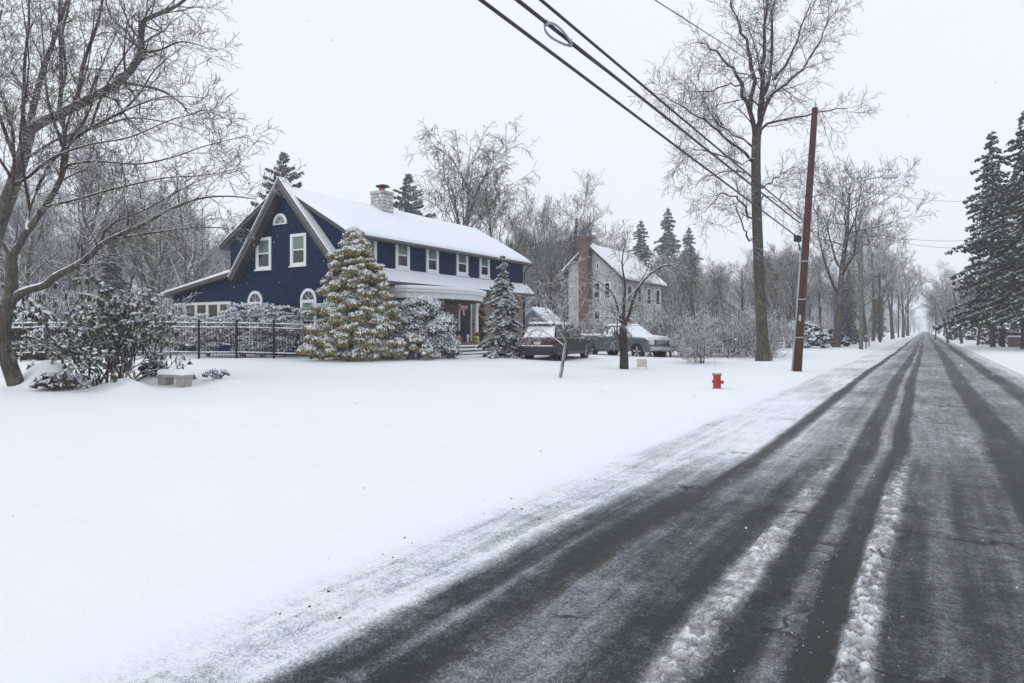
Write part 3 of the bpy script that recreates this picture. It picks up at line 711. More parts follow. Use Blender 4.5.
def dome_centers(R, H, Rx, Ry, n, r0, r1, prof=None, bottom=0):
    out = []
    for _ in range(n):
        t = R.random(); z = bottom + (H - bottom) * t
        k = prof(t) if prof else math.sqrt(max(0, 1 - t * t))
        a = R.uniform(0, 2 * PI); q = R.uniform(.72, 1.0)
        out.append((math.cos(a) * Rx * k * q, math.sin(a) * Ry * k * q, z, R.uniform(r0, r1)))
    return out
def stems_into(R, n, H, spread, r=.03, seg=5):
    ps = []
    for i in range(n):
        a = R.uniform(0, 6.28); tip = Vector((math.cos(a) * spread * R.uniform(.3, 1), math.sin(a) * spread * R.uniform(.3, 1), H * R.uniform(.6, 1)))
        p0 = Vector((R.gauss(0, .08), R.gauss(0, .08), -.1)); pts = []; rs = []
        for k in range(seg + 1):
            t = k / seg; q = p0.lerp(tip, t); q.x += R.gauss(0, .04) * spread; q.y += R.gauss(0, .04) * spread; q.z = -.1 + (tip.z + .1) * (t ** .8)
            pts.append(q); rs.append(r * (1 - .7 * t))
        ps.append((pts, rs))
    return ps
def shrub(name, label, cat, loc, centers, per, leaf, thr, mat, seed, group=None, squash=.75, stems=(10, 1.5, .8, .03), stemmat=None, smat=None, jit=.28):
    root = empty(name, loc, 0, label, cat, group); R = random.Random(seed)
    V, Q, m = clump_faces(seed, centers, per, leaf, thr, squash, 0, jit)
    np_object('foliage', V, quads=Q, mats=[mat, smat or M['snowleaf']], midx=m, parent=root)
    V, Q = tubes_np(stems_into(R, *stems), 6)
    np_object('stem', V, quads=Q, mats=[stemmat or M['bark']], parent=root, smooth=True)
    return root

# golden cypress by the house
R = random.Random(3)
def gold_prof(t): return (1 - t) ** .64 * (1 + .10 * math.sin(t * 40)) * (1.0 if t > .1 else .75 + 2.5 * t)
gl = P(354, 27.2)
cs = []
for _ in range(470):
    t = R.random() ** 1.25; z = .15 + 5.0 * t; k = gold_prof(t); a = R.uniform(0, 2 * PI); q = R.uniform(.7, 1.05) * R.choice((1, 1, .88, 1.14)) * (1 + .12 * math.sin(a * 3 + z * 2.2))
    cs.append((math.cos(a) * 2.05 * k * q, math.sin(a) * 1.9 * k * q, z, R.uniform(.14, .32) * (1 - .25 * t)))
for _ in range(110):
    t = R.random(); k = gold_prof(t); a = R.uniform(0, 2 * PI); q = R.uniform(.25, .65); cs.append((math.cos(a) * 2.05 * k * q, math.sin(a) * 1.9 * k * q, .1 + 4.9 * t, .3))
shrub('golden_cypress', 'tall conical golden-green cypress loaded with snow, beside the blue house corner', 'evergreen', gl, cs, 140, .036, .12, M['golden'], 4, squash=.72, jit=.17, stems=(5, 4.6, .25, .09))

# snow-laden rhododendrons in front of the porch
def bush(px, d, w, h, label, seed, mat='hedge', thr=-.05, n=None, leaf=.05, per=60, bottom=.1, cat='shrub', group=None, name='snowy_shrub', sq=.7, depth=None):
    R = random.Random(seed); n = n or int(70 * w)
    cs = dome_centers(R, h, w / 2, (depth or w) / 2, n, .10 * h + .04, .16 * h + .06, bottom=bottom)
    return shrub(name, label, cat, P(px, d), cs, per, leaf, thr, M[mat], seed, group, sq, stems=(8, h * .7, w * .35, .03))
bush(421, 29.4, 3.1, 2.5, 'broad rounded rhododendron under snow, between golden cypress and porch steps', 61, 'hedge', -.15, 170, .036, 95)
bush(410, 27.6, 1.9, .95, 'low snow-capped shrub at the foot of the golden cypress', 62, 'golden', .05, 60)
bush(506, 31.4, 1.5, 1.1, 'dark low shrub between the porch steps and the SUV', 64, 'needle', .45, 50)
# shrubs behind the iron fence, in front of the gable
def frond_shrub(px, d, w, h, label, seed, group=None):
    """arching snow-laden branches with fronds"""
    R = random.Random(seed); root = empty('arching_shrub', P(px, d), 0, label, 'shrub', group)
    ps = []; C = []; 
    for i in range(46):
        a = R.uniform(0, 6.28); L = w / 2 * R.uniform(.45, 1.05); hh = h * R.uniform(.3, 1.05); pts = []; rs = []
        for k in range(7):
            t = k / 6; x = math.cos(a) * L * t; y = math.sin(a) * L * t; z = hh * math.sin(min(1, t * 1.15) * PI * .58)
            pts.append(Vector((x + R.gauss(0, .03), y + R.gauss(0, .03), z))); rs.append(.022 * (1 - .7 * t))
        ps.append((pts, rs))
        for k in range(1, 7):
            for q in range(3): C.append((pts[k].x + R.gauss(0, .1), pts[k].y + R.gauss(0, .1), pts[k].z + R.gauss(0, .04), R.uniform(.05, .13)))
    V, Q = tubes_np(ps, 5); np_object('branch', V, quads=Q, mats=[M['twigsnow']], parent=root, smooth=True)
    V, Q, m = clump_faces(seed, C, 24, .034, -.6, .5)
    np_object('foliage', V, quads=Q, mats=[M['hedge'], M['snowleaf']], midx=m, parent=root)
    return root
frond_shrub(208, 30.5, 2.6, 1.9, 'rounded snowy shrub behind the iron fence below the sunroom windows', 71)
frond_shrub(243, 30.3, 3.3, 2.3, 'arching snow-laden shrub behind the fence left of the small arched window', 72)
frond_shrub(283, 30.0, 2.8, 2.2, 'arching snow-laden evergreen behind the fence between the two arched windows', 73)
frond_shrub(262, 29.9, 2.2, 1.3, 'low spreading snowy shrub hard behind the fence posts', 74)

# rhododendron with drooping leaves, left foreground
def rhodo():
    R = random.Random(81); loc = P(110, 17.8); root = empty('rhododendron', loc, 0, 'open-branched rhododendron with drooping snow-tipped leaves, beside the stone bench', 'shrub')
    ps = []; tips = []
    def rec(p, d, L, r, lv):
        n = 4; pts = [p.copy()]; rs = [r]
        for i in range(n):
            d = (d + Vector((R.gauss(0, .14), R.gauss(0, .14), R.gauss(0, .1) + .05))).normalized(); p = p + d * L / n; pts.append(p.copy()); rs.append(r * (1 - .4 * (i + 1) / n))
        ps.append((pts, rs))
        if lv == 1: tips.append((p, d))
        if lv == 0: tips.append((p, d)); return
        for j in range(3 if lv > 1 else 3):
            a = R.uniform(0, 6.28); s = d.orthogonal().normalized(); s.rotate(Matrix.Rotation(a, 3, d))
            q = (d * math.cos(.6) + s * math.sin(R.uniform(.35, .95))).normalized(); rec(pts[R.choice((2, 3, 4))], q, L * R.uniform(.6, .85), r * .62, lv - 1)
    for k in range(20):
        a = 2 * PI * k / 20 + R.uniform(-.2, .2); el = R.uniform(.5, 1.4)
        base = Vector((R.gauss(0, .35), R.gauss(0, .25), -.05))
        rec(base, Vector((math.cos(a) * math.cos(el), math.sin(a) * math.cos(el), math.sin(el))), R.uniform(.66, .96), .03, 3)
    V, Q = tubes_np(ps, 5); np_object('stem', V, quads=Q, mats=[M['twig']], parent=root, smooth=True); root.scale = (1.2, 1.2, 1.22)
    C = []; U = []; W = []; mi = []
    for (p, d) in tips:
        if p.z < .12: continue
        if R.random() < .1: continue
        nl = R.choice((7, 8, 9, 10)); hang = R.uniform(.8, 1.45)
        lower = max(0.0, 1 - p.z / 1.2)
        for j in range(nl):
            a = 2 * PI * j / nl + R.uniform(-.3, .3); L = R.uniform(.045, .068)
            out = Vector((math.cos(a), math.sin(a), 0)); dr = (out * math.cos(hang) - Vector((0, 0, 1)) * math.sin(hang)).normalized()
            side = Vector((-math.sin(a), math.cos(a), 0)) * .0165
            C.append(p + dr * L); U.append(side); W.append(dr * L); mi.append(1 if R.random() < .10 + .25 * lower else 0)
        for j in range(3):                                                        # tuft of snow held in the whorl
            a = R.uniform(0, 6.28); C.append(p + Vector((R.gauss(0, .02), R.gauss(0, .02), .02 + .01 * j))); s = R.uniform(.02, .038)
            U.append(Vector((math.cos(a), math.sin(a), R.gauss(0, .3))) * s); W.append(Vector((-math.sin(a), math.cos(a), R.gauss(0, .3))) * s); mi.append(1)
    V, Q = quads_np(np.array([tuple(c) for c in C]), np.array([tuple(c) for c in U]), np.array([tuple(c) for c in W]))
    np_object('foliage', V, quads=Q, mats=[M['rhodo'], M['snowleaf']], midx=mi, parent=root)
rhodo()
# low evergreen by the leaning trunk
bush(54, 16.5, .85, .36, 'low dark juniper poking from a snow mound right of the leaning trunk', 82, 'hedge', .28, 60, .03, 70, name='low_juniper')
bush(218, 18.6, .8, .22, 'sprawling ground shrub twigs poking through snow, right of the bench', 83, 'hedge', .1, 26, .02, 30, name='low_shrub')
bush(152, 18.9, .7, .4, 'small leafy shrub tucked behind the bench', 84, 'rhodo', .3, 24, .035, 40, name='low_shrub')

# ------------------------------------------------------------------ conifers
def conifer(seed, H, Rb, label=None, cat='evergreen', loc=(0, 0, 0), mat='needle', snow=.3, leaf=.14, dz=.42, droop=.25, per=9, group=None, name='spruce', gap=0, bottom=.08, r=.22, rise=.0, sq=1):
    R = random.Random(seed); root = empty(name, loc, 0, label, cat, group)
    np_tr = tubes_np([([Vector((R.gauss(0, .04), R.gauss(0, .04), H * k / 8 - .1)) for k in range(9)], [r * (1 - .93 * k / 8) for k in range(9)])], 8)
    np_object('trunk', np_tr[0], quads=np_tr[1], mats=[M['bark']], parent=root, smooth=True)
    C = []; N = []; mi = []; S = []
    ps = []
    z = H * bottom
    while z < H * .985:
        t = z / H; L0 = Rb * ((1 - t ** 3) ** .8 * .85 if name == 'pine' else (1 - t) ** .62) * (.78 + .22 * math.sin(t * 37 + seed))
        nb = 8 if t < .8 else 5; a0 = R.uniform(0, 6.28)
        for j in range(nb):
            if R.random() < gap: continue
            a = a0 + 2 * PI * j / nb + R.uniform(-.3, .3); L = max(.15, L0 * R.uniform(.6, 1.15)); out = Vector((math.cos(a), math.sin(a), 0))
            zz = z + R.uniform(-.15, .15); pts = []; rs = []
            for k in range(5):
                s = k / 4; pts.append(Vector((0, 0, zz)) + out * L * s + Vector((0, 0, (rise * s - droop * s * s + (.12 * droop if k == 4 else 0)) * L))); rs.append(max(.008, .035 * (1 - s * .8) * L / 3))
            ps.append((pts, rs))
            side = Vector((-out.y, out.x, 0)); m = max(3, int(L / leaf * per * .25))
            for q in range(m):
                s = R.uniform(.12, 1.0) ** .8; f = s * 4; i = min(3, int(f)); p = pts[i].lerp(pts[i + 1], f - i)
                w = (1 - s * .75) * L * .38 * R.uniform(-1, 1)
                top = R.random()
                C.append(p + side * w + Vector((0, 0, -abs(w) * .25 + (.04 if top < snow else R.uniform(-.22, .02) * min(1, L / 2.5)))))
                mi.append(1 if top < snow else 0)
                N.append((R.gauss(0, .35), R.gauss(0, .35), 1) if top < snow else (R.gauss(0, .8), R.gauss(0, .8), .5)); S.append(leaf * R.uniform(.5, 1.2) * (.8 if top < snow else 1))
        z += dz * (1 - .45 * t)
    V, Q = tubes_np(ps, 4); np_object('branch', V, quads=Q, mats=[M['twig']], parent=root, smooth=True)
    rs_ = np.random.RandomState(seed); C = np.array([tuple(c) for c in C]); N = np.array(N, dtype=float); N /= np.linalg.norm(N, axis=1, keepdims=True)
    u = np.cross(N, rs_.normal(size=N.shape)); u /= np.linalg.norm(u, axis=1, keepdims=True); w = np.cross(N, u); S = np.array(S)[:, None]
    V, Q = quads_np(C, u * S, w * S * .45)
    np_object('crown', V, quads=Q, mats=[M[mat], M['snowleaf']], midx=mi, parent=root)
    return root
# small snow-covered spruce at the porch
conifer(5, 4.5, 1.35, 'small snow-draped spruce between the porch and the SUV', loc=P(503, 30.8), snow=.8, leaf=.09, dz=.24, per=30, droop=.5, r=.07, bottom=.05)

# ------------------------------------------------------------------ iron fence
def fence():
    pa = P(-30, 28.0); pb = P(311, 28.6); n = 9
    root = empty('iron_fence', (pa + pb) / 2, 0, 'black iron picket fence with snow-topped rails in front of the blue house', 'fence')
    off = root.location; d = (pb - pa); d.z = 0; Lt = d.length; u = d.normalized(); s = Vector((-u.y, u.x, 0))
    posts = [pa + u * Lt * i / n for i in range(n + 1)]
    zoff = [.16 * (1 - i / n) for i in range(n + 1)]
    for i, p in enumerate(posts):
        z = gz(p.x, p.y); mb = MB(off); w = .038
        h = 1.56 + zoff[i]
        mb.hexa([Vector((p.x - w, p.y - w, z - .1)), Vector((p.x + w, p.y - w, z - .1)), Vector((p.x + w, p.y + w, z - .1)), Vector((p.x - w, p.y + w, z - .1))],
                [Vector((p.x - w, p.y - w, z + h)), Vector((p.x + w, p.y - w, z + h)), Vector((p.x + w, p.y + w, z + h)), Vector((p.x - w, p.y + w, z + h))])
        mb.lathe((p.x, p.y, z + h + .003), [(.05, 0), (.05, .02), (.02, .04), (.035, .07), (.0, .12)], 8)
        mb.build('post', M['iron'], root)
    for i in range(n):
        a, b = posts[i], posts[i + 1]; za, zb = gz(a.x, a.y) + zoff[i], gz(b.x, b.y) + zoff[i + 1]; mb = MB(off); sn = MB(off)
        pan_snow = []
        for h in (1.42, 1.24, .2):
            mb.tube([Vector((a.x, a.y, za + h)), Vector((b.x, b.y, zb + h))], .021, 4)
            sn = MB(off); pan_snow.append(sn); sn.tube([Vector((a.x, a.y, za + h + .034)), Vector((b.x, b.y, zb + h + .034))], .019, 6)
        m = int((b - a).length / .115)
        for k in range(1, m):
            q = a.lerp(b, k / m); z = za + (zb - za) * k / m; mb.tube([(q.x, q.y, z + .08), (q.x, q.y, z + 1.41)], .0125, 4)
        mb.build('panel', M['iron'], root); [q_.build('rail_snow', M['snow'], root, smooth=True) for q_ in pan_snow]
fence()

# bench
def bench():
    c = P(175, 17.7); root = empty('stone_bench', c, math.radians(12), 'short concrete garden bench with a pillow of snow, beside the rhododendron', 'bench')
    mb = MB(); mb.box(-.45, -.18, .22, .45, .18, .29); mb.build('seat', M['concrete'], root, bevel=.015)
    for s in (-1, 1):
        mb = MB(); mb.hexa([(s * .3 - .1, -.14, -.05), (s * .3 + .1, -.14, -.05), (s * .3 + .1, .14, -.05), (s * .3 - .1, .14, -.05)],
                           [(s * .3 - .13, -.16, .217), (s * .3 + .13, -.16, .217), (s * .3 + .13, .16, .217), (s * .3 - .13, .16, .217)])
        mb.build('leg', M['concrete'], root, bevel=.01)
    mb = MB(); pr = [(1.02, 0), (1.06, .05), (1.0, .10), (.85, .125), (.5, .135)]
    vs = []; fs = []; k = 28
    for q, z in pr:
        for j in range(k):
            a = 2 * PI * j / k; ca, sa = math.cos(a), math.sin(a); x = math.copysign(abs(ca) ** .35, ca) * .45 * q; y = math.copysign(abs(sa) ** .35, sa) * .18 * q
            vs.append((x, y, .293 + z + .006 * math.sin(x * 11)))
    for i in range(len(pr) - 1):
        for j in range(k): a = i * k + j; b = i * k + (j + 1) % k; fs.append((a, b, b + k, a + k))
    fs.append(tuple(range((len(pr) - 1) * k, len(pr) * k))); mb.mesh(vs, fs); mb.build('snow_cap', M['snow'], root, smooth=True)
bench()

# hydrant
def hydrant():
    c = P(717, 18.3); root = empty('fire_hydrant', c - Vector((0, 0, .03)), 0, 'red fire hydrant with snow-capped bonnet standing in the verge snow', 'hydrant')
    mb = MB(); mb.lathe((0, 0, 0), [(.13, -.1), (.13, .03), (.105, .05), (.1, .36), (.115, .37), (.12, .40)], 18); mb.build('barrel', M['hydred'], root, smooth=True, bevel=.004)
    mb = MB(); mb.lathe((0, 0, .403), [(.125, 0), (.128, .02), (.11, .045), (.075, .065), (.03, .075), (.025, .105)], 18); mb.build('bonnet', M['hydgrey'], root, smooth=True)
    for v, rr in (((1, .1, 0), .045), ((.5, -1, 0), .065), ((-1, .8, 0), .04)):
        v = Vector(v).normalized(); p = Vector((0, 0, .2)); q = MB(); q.tube([p + v * .08, p + v * .13], rr, 10); n = q.build('nozzle', M['hydred'], root, smooth=False, bevel=.005)
        q = MB(); q.tube([p + v * .132, p + v * .165], rr * 1.15, 8); q.tube([p + v * .166, p + v * .185], .02, 5); q.build('cap', M['hydred'], n)
    mb = MB(); mb.lathe((0, 0, .475), [(.09, -.02), (.085, .005), (.05, .02), (.015, .036)], 14); mb.build('snow_cap', M['snow'], root, smooth=True)
    mb = MB(); mb.tube([(-.04, 0, .46), (-.055, 0, .9), (-.07, .01, 1.2)], .004, 5); mb.build('marker_rod', M['metal'], root)
hydrant()

# small board on the lawn
def yard_board():
    c = P(642, 26.5); root = empty('yard_board', c, math.radians(24), 'small blank beige board on two stakes right of the dark-trunked tree', 'sign')
    mb = MB(); mb.box(-.19, -.03, .1, .19, .03, .40); mb.build('board', M['beige'], root, bevel=.02)
    for s in (-1, 1):
        mb = MB(); mb.box(s * .16 - .02, -.05, -.05, s * .16 + .02, -.032, .16); mb.build('stake', M['beige'], root)
    mb = MB(); mb.box(-.18, -.028, .403, .18, .028, .43); mb.build('snow_cap', M['snow'], root, bevel=.012)
yard_board()

# ------------------------------------------------------------------ BLUE HOUSE
YG = 21.95; YF = 37.5; XF = -21.87; XL = -29.73; XR = -25.8; G0 = .35
def house():
    loc = Vector((XR, (YG + YF) / 2, G0)); root = empty('blue_house', loc, 0, 'navy shingled two-storey house with steep front gable, snowy roof and white porch', 'house')
    def mbn(): return MB(loc)
    def w3(o): return o
    ZE = 5.95          # top of the upper walls
    ZR = 8.45          # ridge
    # upper floor walls with gable
    w = mbn()
    w.prism([(XL, YG, 3.9), (XF, YG, 3.9), (XF, YG, ZE), (XR, YG, ZR - .12), (XL, YG, ZE)], (0, .25, 0))
    w.prism([(XL, YF - .25, 3.9), (XF, YF - .25, 3.9), (XF, YF - .25, ZE), (XR, YF - .25, ZR - .12), (XL, YF - .25, ZE)], (0, .25, 0))
    w.box(XF - .25, YG + .252, 3.9, XF, YF - .252, ZE); w.box(XL, YG + .252, 3.9, XL + .25, YF - .252, ZE)
    # lower gable walls
    w.box(XL + .3, YG + .003, .1, XF + .17, YG + .25, 3.897); w.box(XL + .3, YF - .25, .1, XF + .17, YF - .003, 3.897); w.box(XL + .3, YG + .252, .1, XL + .5, YF - .252, 3.897)
    w.build('upper_wall', M['navy'], root)
    w = mbn(); w.box(XF - .08, YG + .255, .1, XF + .16, YF - .255, 3.895); w.build('lower_wall', M['stone'], root, label='brown fieldstone ground-floor front wall')
    # roofs : two shed-dormer planes, snow slab and board below
    def slab(name, p, thick, mat, y0, y1, parent=root, bevel=.0):
        m_ = mbn(); m_.prism([(x, y0, z) for x, z in p] + [(x, y0, z - thick) for x, z in reversed(p)], (0, y1 - y0, 0)); return m_.build(name, mat, parent, bevel=bevel)
    OV = .55
    y0, y1 = YG - .25, YF + .35
    prof = [(XF + OV, ZE - .02), (XR, ZR), (XL - OV, ZE - .02)]
    rf = slab('roof', prof, .2, M['trimgrey'], y0, y1)
    # snow on the upper roof: thick uneven sheet
    n = 60; mm = 26; Vv = []
    for i in range(n + 1):
        y = y0 - .04 + (y1 - y0 + .08) * i / n
        for j in range(mm + 1):
            s = j / mm * 2 - 1; x = XR + s * (XF + OV - XR) * 1.0 if s > 0 else XR - abs(s) * (XR - (XL - OV))
            z = ZR + .0 - abs(s) * (ZR - ZE + .02) + .16 + .035 * mnoise.noise(Vector((x * .7, y * .5, 2))) - .10 * abs(s) ** 12 - (.08 if abs(s) < .04 else 0)
            if i in (0, n): z -= .10
            Vv.append((x, y, z))
    idx = np.arange(len(Vv)).reshape(n + 1, mm + 1); Q = np.stack([idx[:-1, :-1], idx[:-1, 1:], idx[1:, 1:], idx[1:, :-1]], -1).reshape(-1, 4)
    Vb = [(x, y, min(z - .02, ZR - abs(x - XR) / (XF + OV - XR) * (ZR - ZE + .02) + .004)) for x, y, z in Vv]; nb = len(Vv)
    ring = [idx[0, j] for j in range(mm + 1)] + [idx[i, mm] for i in range(1, n + 1)] + [idx[n, j] for j in range(mm - 1, -1, -1)] + [idx[i, 0] for i in range(n - 1, 0, -1)]
    side = np.array([(ring[k], ring[k] + nb, ring[(k + 1) % len(ring)] + nb, ring[(k + 1) % len(ring)]) for k in range(len(ring))])
    np_object('snow_layer', Vv + Vb, quads=np.concatenate([Q, side]), mats=[M['roofsnow']], parent=rf, smooth=True, off=loc)
    # steep main gable, a thick verge that frames the front; falls to the pent roof
    def steep(ya, yb, name):
        o = None
        for sx in (1, -1):
            xe = -21.2 if sx > 0 else -29.25; ze = 3.85 if sx > 0 else 4.28; xr = -25.62
            zr = 8.75
            m_ = mbn(); dx = .0
            v = Vector((xe - xr, 0, ze - zr)).normalized(); nn = Vector((-v.z * sx, 0, v.x * sx)); nn = nn if nn.z > 0 else -nn
            a = Vector((xr, ya, zr)); b = Vector((xe, ya, ze)); t = .34
            lowa = Vector((xr, ya, zr - t / abs(v.x)))
            m_.prism([a, b, b - nn * t * .9, lowa], (0, yb - ya, 0)); o = m_.build('gable_roof', M['trimgrey'], root)
            # stepped moulding on the face
            m2 = mbn(); m2.prism([a + Vector((0, -.03, -.04)), b + Vector((0, -.03, 0)) - nn * .03, b + Vector((0, -.03, 0)) - nn * .14, a + Vector((0, -.03, -.04 - .13 / abs(v.x)))], (0, .028, 0)); m2.build('verge_moulding', M['trimdark'], o)
            sn = mbn(); k = Vector((0, -.03, 0)); sn.prism([a + k + Vector((0, 0, .003)), b + k + nn * .003, b + k + nn * .05, a + k + Vector((0, 0, .08))], (0, yb - ya + .03, 0)); sn.build('snow_layer', M['roofsnow'], o, bevel=.03)
        return o
    steep(YG - .5, YG - .003, 'front')
    # lower front pent roof along the facade
    m_ = mbn(); m_.prism([(XF + .002, YG, 4.46), (XF + .002, YG, 4.32), (-21.28, YG, 3.80), (-21.28, YG, 3.96)], (0, YF - YG + .35, 0)); pr = m_.build('pent_roof', M['trimgrey'], root)
    m_ = mbn(); m_.prism([(XF + .004, YG + .01, 4.463), (-21.25, YG + .01, 3.963), (-21.25, YG + .01, 4.06), (XF + .004, YG + .01, 4.66)], (0, YF - YG + .38, 0)); m_.build('snow_layer', M['roofsnow'], pr, bevel=.04)
    # gutter + fascia
    m_ = mbn(); m_.tube([(XF + OV + .06, YG - .2, ZE - .1), (XF + OV + .06, YF + .35, ZE - .1)], .075, 8); m_.build('gutter', M['trimdark'], root, smooth=True)
    m_ = mbn(); m_.tube([(XF + OV, YG - .02, ZE - .2), (XF + .25, YG - .05, ZE - .38), (XF + .12, YG - .055, ZE - .6), (XF + .12, YG - .055, 4.5)], .05, 8); m_.build('downspout', M['trimdark'], root, smooth=True)
    m_ = mbn(); m_.tube([(XF + OV, YF + .05, ZE - .2), (XF + .25, YF + .06, ZE - .38), (XF + .1, YF + .06, ZE - .6), (XF + .1, YF + .06, 4.5)], .05, 8); m_.build('downspout', M['trimdark'], root, smooth=True)
    # windows ------------------------------------------------
    def win_front(xc, zc, w_, h_, arch=0):
        f = mbn(); y = YG; t = .1
        x0, x1, z0, z1 = xc - w_ / 2, xc + w_ / 2, zc - h_ / 2, zc + h_ / 2
        def fr(m_, a, b, c, d, t, ya, yb):
            m_.box(a, ya, c, a + t, yb, d); m_.box(b - t, ya, c, b, yb, d); m_.box(a + t, ya, c, b - t, yb, c + t); m_.box(a + t, ya, d - t, b - t, yb, d)
        if arch < 2:
            fr(f, x0, x1, z0, z1, .14, y - .06, y - .004)
            f.box(x0 - .05, y - .11, z0 - .06, x1 + .05, y - .003, z0 - .003)
            win = f
        if arch:
            base = z1 if arch == 1 else z0; rr = w_ / 2; k = 14
            for i in range(k):
                a0, a1 = PI * i / k, PI * (i + 1) / k
                f.prism([(xc + rr * math.cos(a0), y - .058, base + rr * math.sin(a0)), (xc + rr * math.cos(a1), y - .058, base + rr * math.sin(a1)), (xc + (rr - .14) * math.cos(a1), y - .058, base + (rr - .14) * math.sin(a1)), (xc + (rr - .14) * math.cos(a0), y - .058, base + (rr - .14) * math.sin(a0))], (0, .054, 0))
            f.box(xc - rr, y - .07, base - .05, xc + rr, y - .006, base - .003) if arch == 2 else None
        wn = f.build('window', M['white'], root)
        if arch < 2:
            g_ = mbn(); g_.box(x0 + .14, y - .012, zc + .03, x1 - .14, y - .002, z1 - .14); g_.build('pane', M['shade'], wn)
            g_ = mbn(); g_.box(x0 + .14, y - .012, z0 + .14, x1 - .14, y - .002, zc - .03); g_.build('pane', M['glass'], wn)
            s_ = mbn(); s_.box(x0 + .14, y - .035, zc - .03, x1 - .14, y - .014, zc + .03)
            s_.box(x0 + .14, y - .03, z0 + .14, x0 + .18, y - .0145, zc - .031); s_.box(x1 - .18, y - .03, z0 + .14, x1 - .14, y - .0145, zc - .031)
            s_.box(x0 + .14, y - .03, zc + .031, x0 + .18, y - .0145, z1 - .14); s_.box(x1 - .18, y - .03, zc + .031, x1 - .14, y - .0145, z1 - .14)
            if arch == 1:
                for q in (1, 2): s_.box(x0 + .18 + (w_ - .36) * q / 3 - .012, y - .026, z0 + .14, x0 + .18 + (w_ - .36) * q / 3 + .012, y - .0145, zc - .031)
                for q in (1, 2): s_.box(x0 + .181, y - .024, z0 + .14 + (zc - z0 - .17) * q / 3 - .012, x1 - .181, y - .0148, z0 + .14 + (zc - z0 - .17) * q / 3 + .012)
            s_.build('sash', M['white'], wn)
        if arch:
            rr = w_ / 2 - .14; base2 = base
            g_ = mbn(); g_.prism([(xc + rr * math.cos(PI * i / 14), y - .012, base2 + rr * math.sin(PI * i / 14)) for i in range(15)], (0, .01, 0)); g_.build('pane', M['glass'] if arch == 1 else M['shade'], wn)
            s_ = mbn()
            for a0 in (PI / 4, PI / 2, 3 * PI / 4): s_.tube([(xc, y - .02, base2), (xc + rr * math.cos(a0), y - .02, base2 + rr * math.sin(a0))], .013, 4)
            s_.build('sash', M['white'], wn)
    a = onY(256.6, 237.9, YG); b = onY(271.7, 269.5, YG); win_front((a.x + b.x) / 2, (a.z + b.z) / 2 , abs(b.x - a.x), abs(a.z - b.z) * .97)
    a = onY(291, 234, YG); b = onY(306.8, 265.6, YG); win_front((a.x + b.x) / 2, (a.z + b.z) / 2, abs(b.x - a.x), abs(a.z - b.z) * .97)
    a = onY(273.8, 217, YG); b = onY(287.5, 204.8, YG); win_front((a.x + b.x) / 2, a.z, b.x - a.x, .7, 2)
    a = onY(248.5, 302, YG); b = onY(263, 322, YG); win_front((a.x + b.x) / 2, a.z - .55, b.x - a.x, 1.1, 1)
    a = onY(301, 300, YG); b = onY(317, 335, YG); win_front((a.x + b.x) / 2, a.z - .95, b.x - a.x, 1.9, 1)
    # facade upper windows
    def win_side(pa, pb, ta, tb, far=False):
        x = XF; A_ = onX(pa, ta, x); B_ = onX(pb, tb, x); y0_, y1_ = A_.y, B_.y; z1_ = A_.z; z0_ = B_.z; zc = (z0_ + z1_) / 2
        f = mbn(); t = .18
        f.box(x + .004, y0_, z0_, x + .06, y0_ + t, z1_); f.box(x + .004, y1_ - t, z0_, x + .06, y1_, z1_); f.box(x + .004, y0_ + t, z0_, x + .06, y1_ - t, z0_ + t); f.box(x + .004, y0_ + t, z1_ - t, x + .06, y1_ - t, z1_)
        f.box(x + .003, y0_ - .05, z0_ - .06, x + .12, y1_ + .05, z0_ - .003)
        wn = f.build('window', M['white'], root)
        g_ = mbn(); g_.box(x + .002, y0_ + t, zc + .03, x + .012, y1_ - t, z1_ - t); g_.build('pane', M['shade'], wn)
        g_ = mbn(); g_.box(x + .002, y0_ + t, z0_ + t, x + .012, y1_ - t, zc - .03); g_.build('pane', M['glass'], wn)
        s_ = mbn(); s_.box(x + .014, y0_ + t, zc - .03, x + .035, y1_ - t, zc + .03); s_.build('sash', M['white'], wn)
    for pa, pb, ta, tb in ((360.6, 376, 235, 270), (395, 409, 240, 270.2), (425.7, 438, 245.4, 273.7), (456, 467.5, 250.8, 276), (479, 489, 254.3, 278.5)):
        win_side(pa, pb, ta, tb)
    # chimney
    c = onX(382, 205, -25.15); mb = mbn(); cx, cy = c.x, c.y; hw = .44
    mb.box(cx - hw, cy - .42, 7.4, cx + hw, cy + .42, 9.0); ch = mb.build('chimney', M['chimstone'], root, bevel=.03)
    mb = mbn(); mb.box(cx - hw - .03, cy - .45, 9.003, cx + hw + .03, cy + .45, 9.17); mb.build('crown_slab', M['chimstone'], ch, bevel=.03)
    mb = mbn(); mb.lathe((cx, cy, 9.173), [(.17, 0), (.15, .18), (.19, .2)], 14); mb.build('flue_pot', M['orange'], ch, smooth=True)
    mb = mbn(); mb.lathe((cx + .06, cy, 9.44), [(.42, 0), (.36, .06), (.05, .14)], 6); mb.tube([(cx - .13, cy, 9.36), (cx - .13, cy, 9.46)], .02, 5); mb.tube([(cx + .13, cy, 9.36), (cx + .13, cy, 9.46)], .02, 5); mb.build('flue_hood', M['trimblack'], ch)
    mb = mbn(); mb.box(cx - hw - .02, cy - .44, 7.4, cx + hw + .02, cy + .44, 7.98 ); mb.build('flashing', M['trimdark'], ch)
    # left sunroom lean-to
    xa = -34.7; xb = XL + .25
    m_ = mbn(); m_.prism([(xa, YG + .1, 3.15), (xb, YG + .1, 3.15), (xb, YG + .1, 4.35), (xa, YG + .1, 3.62)], (0, 5.8, 0)); m_.build('sunroom_wall', M['navy'], root)
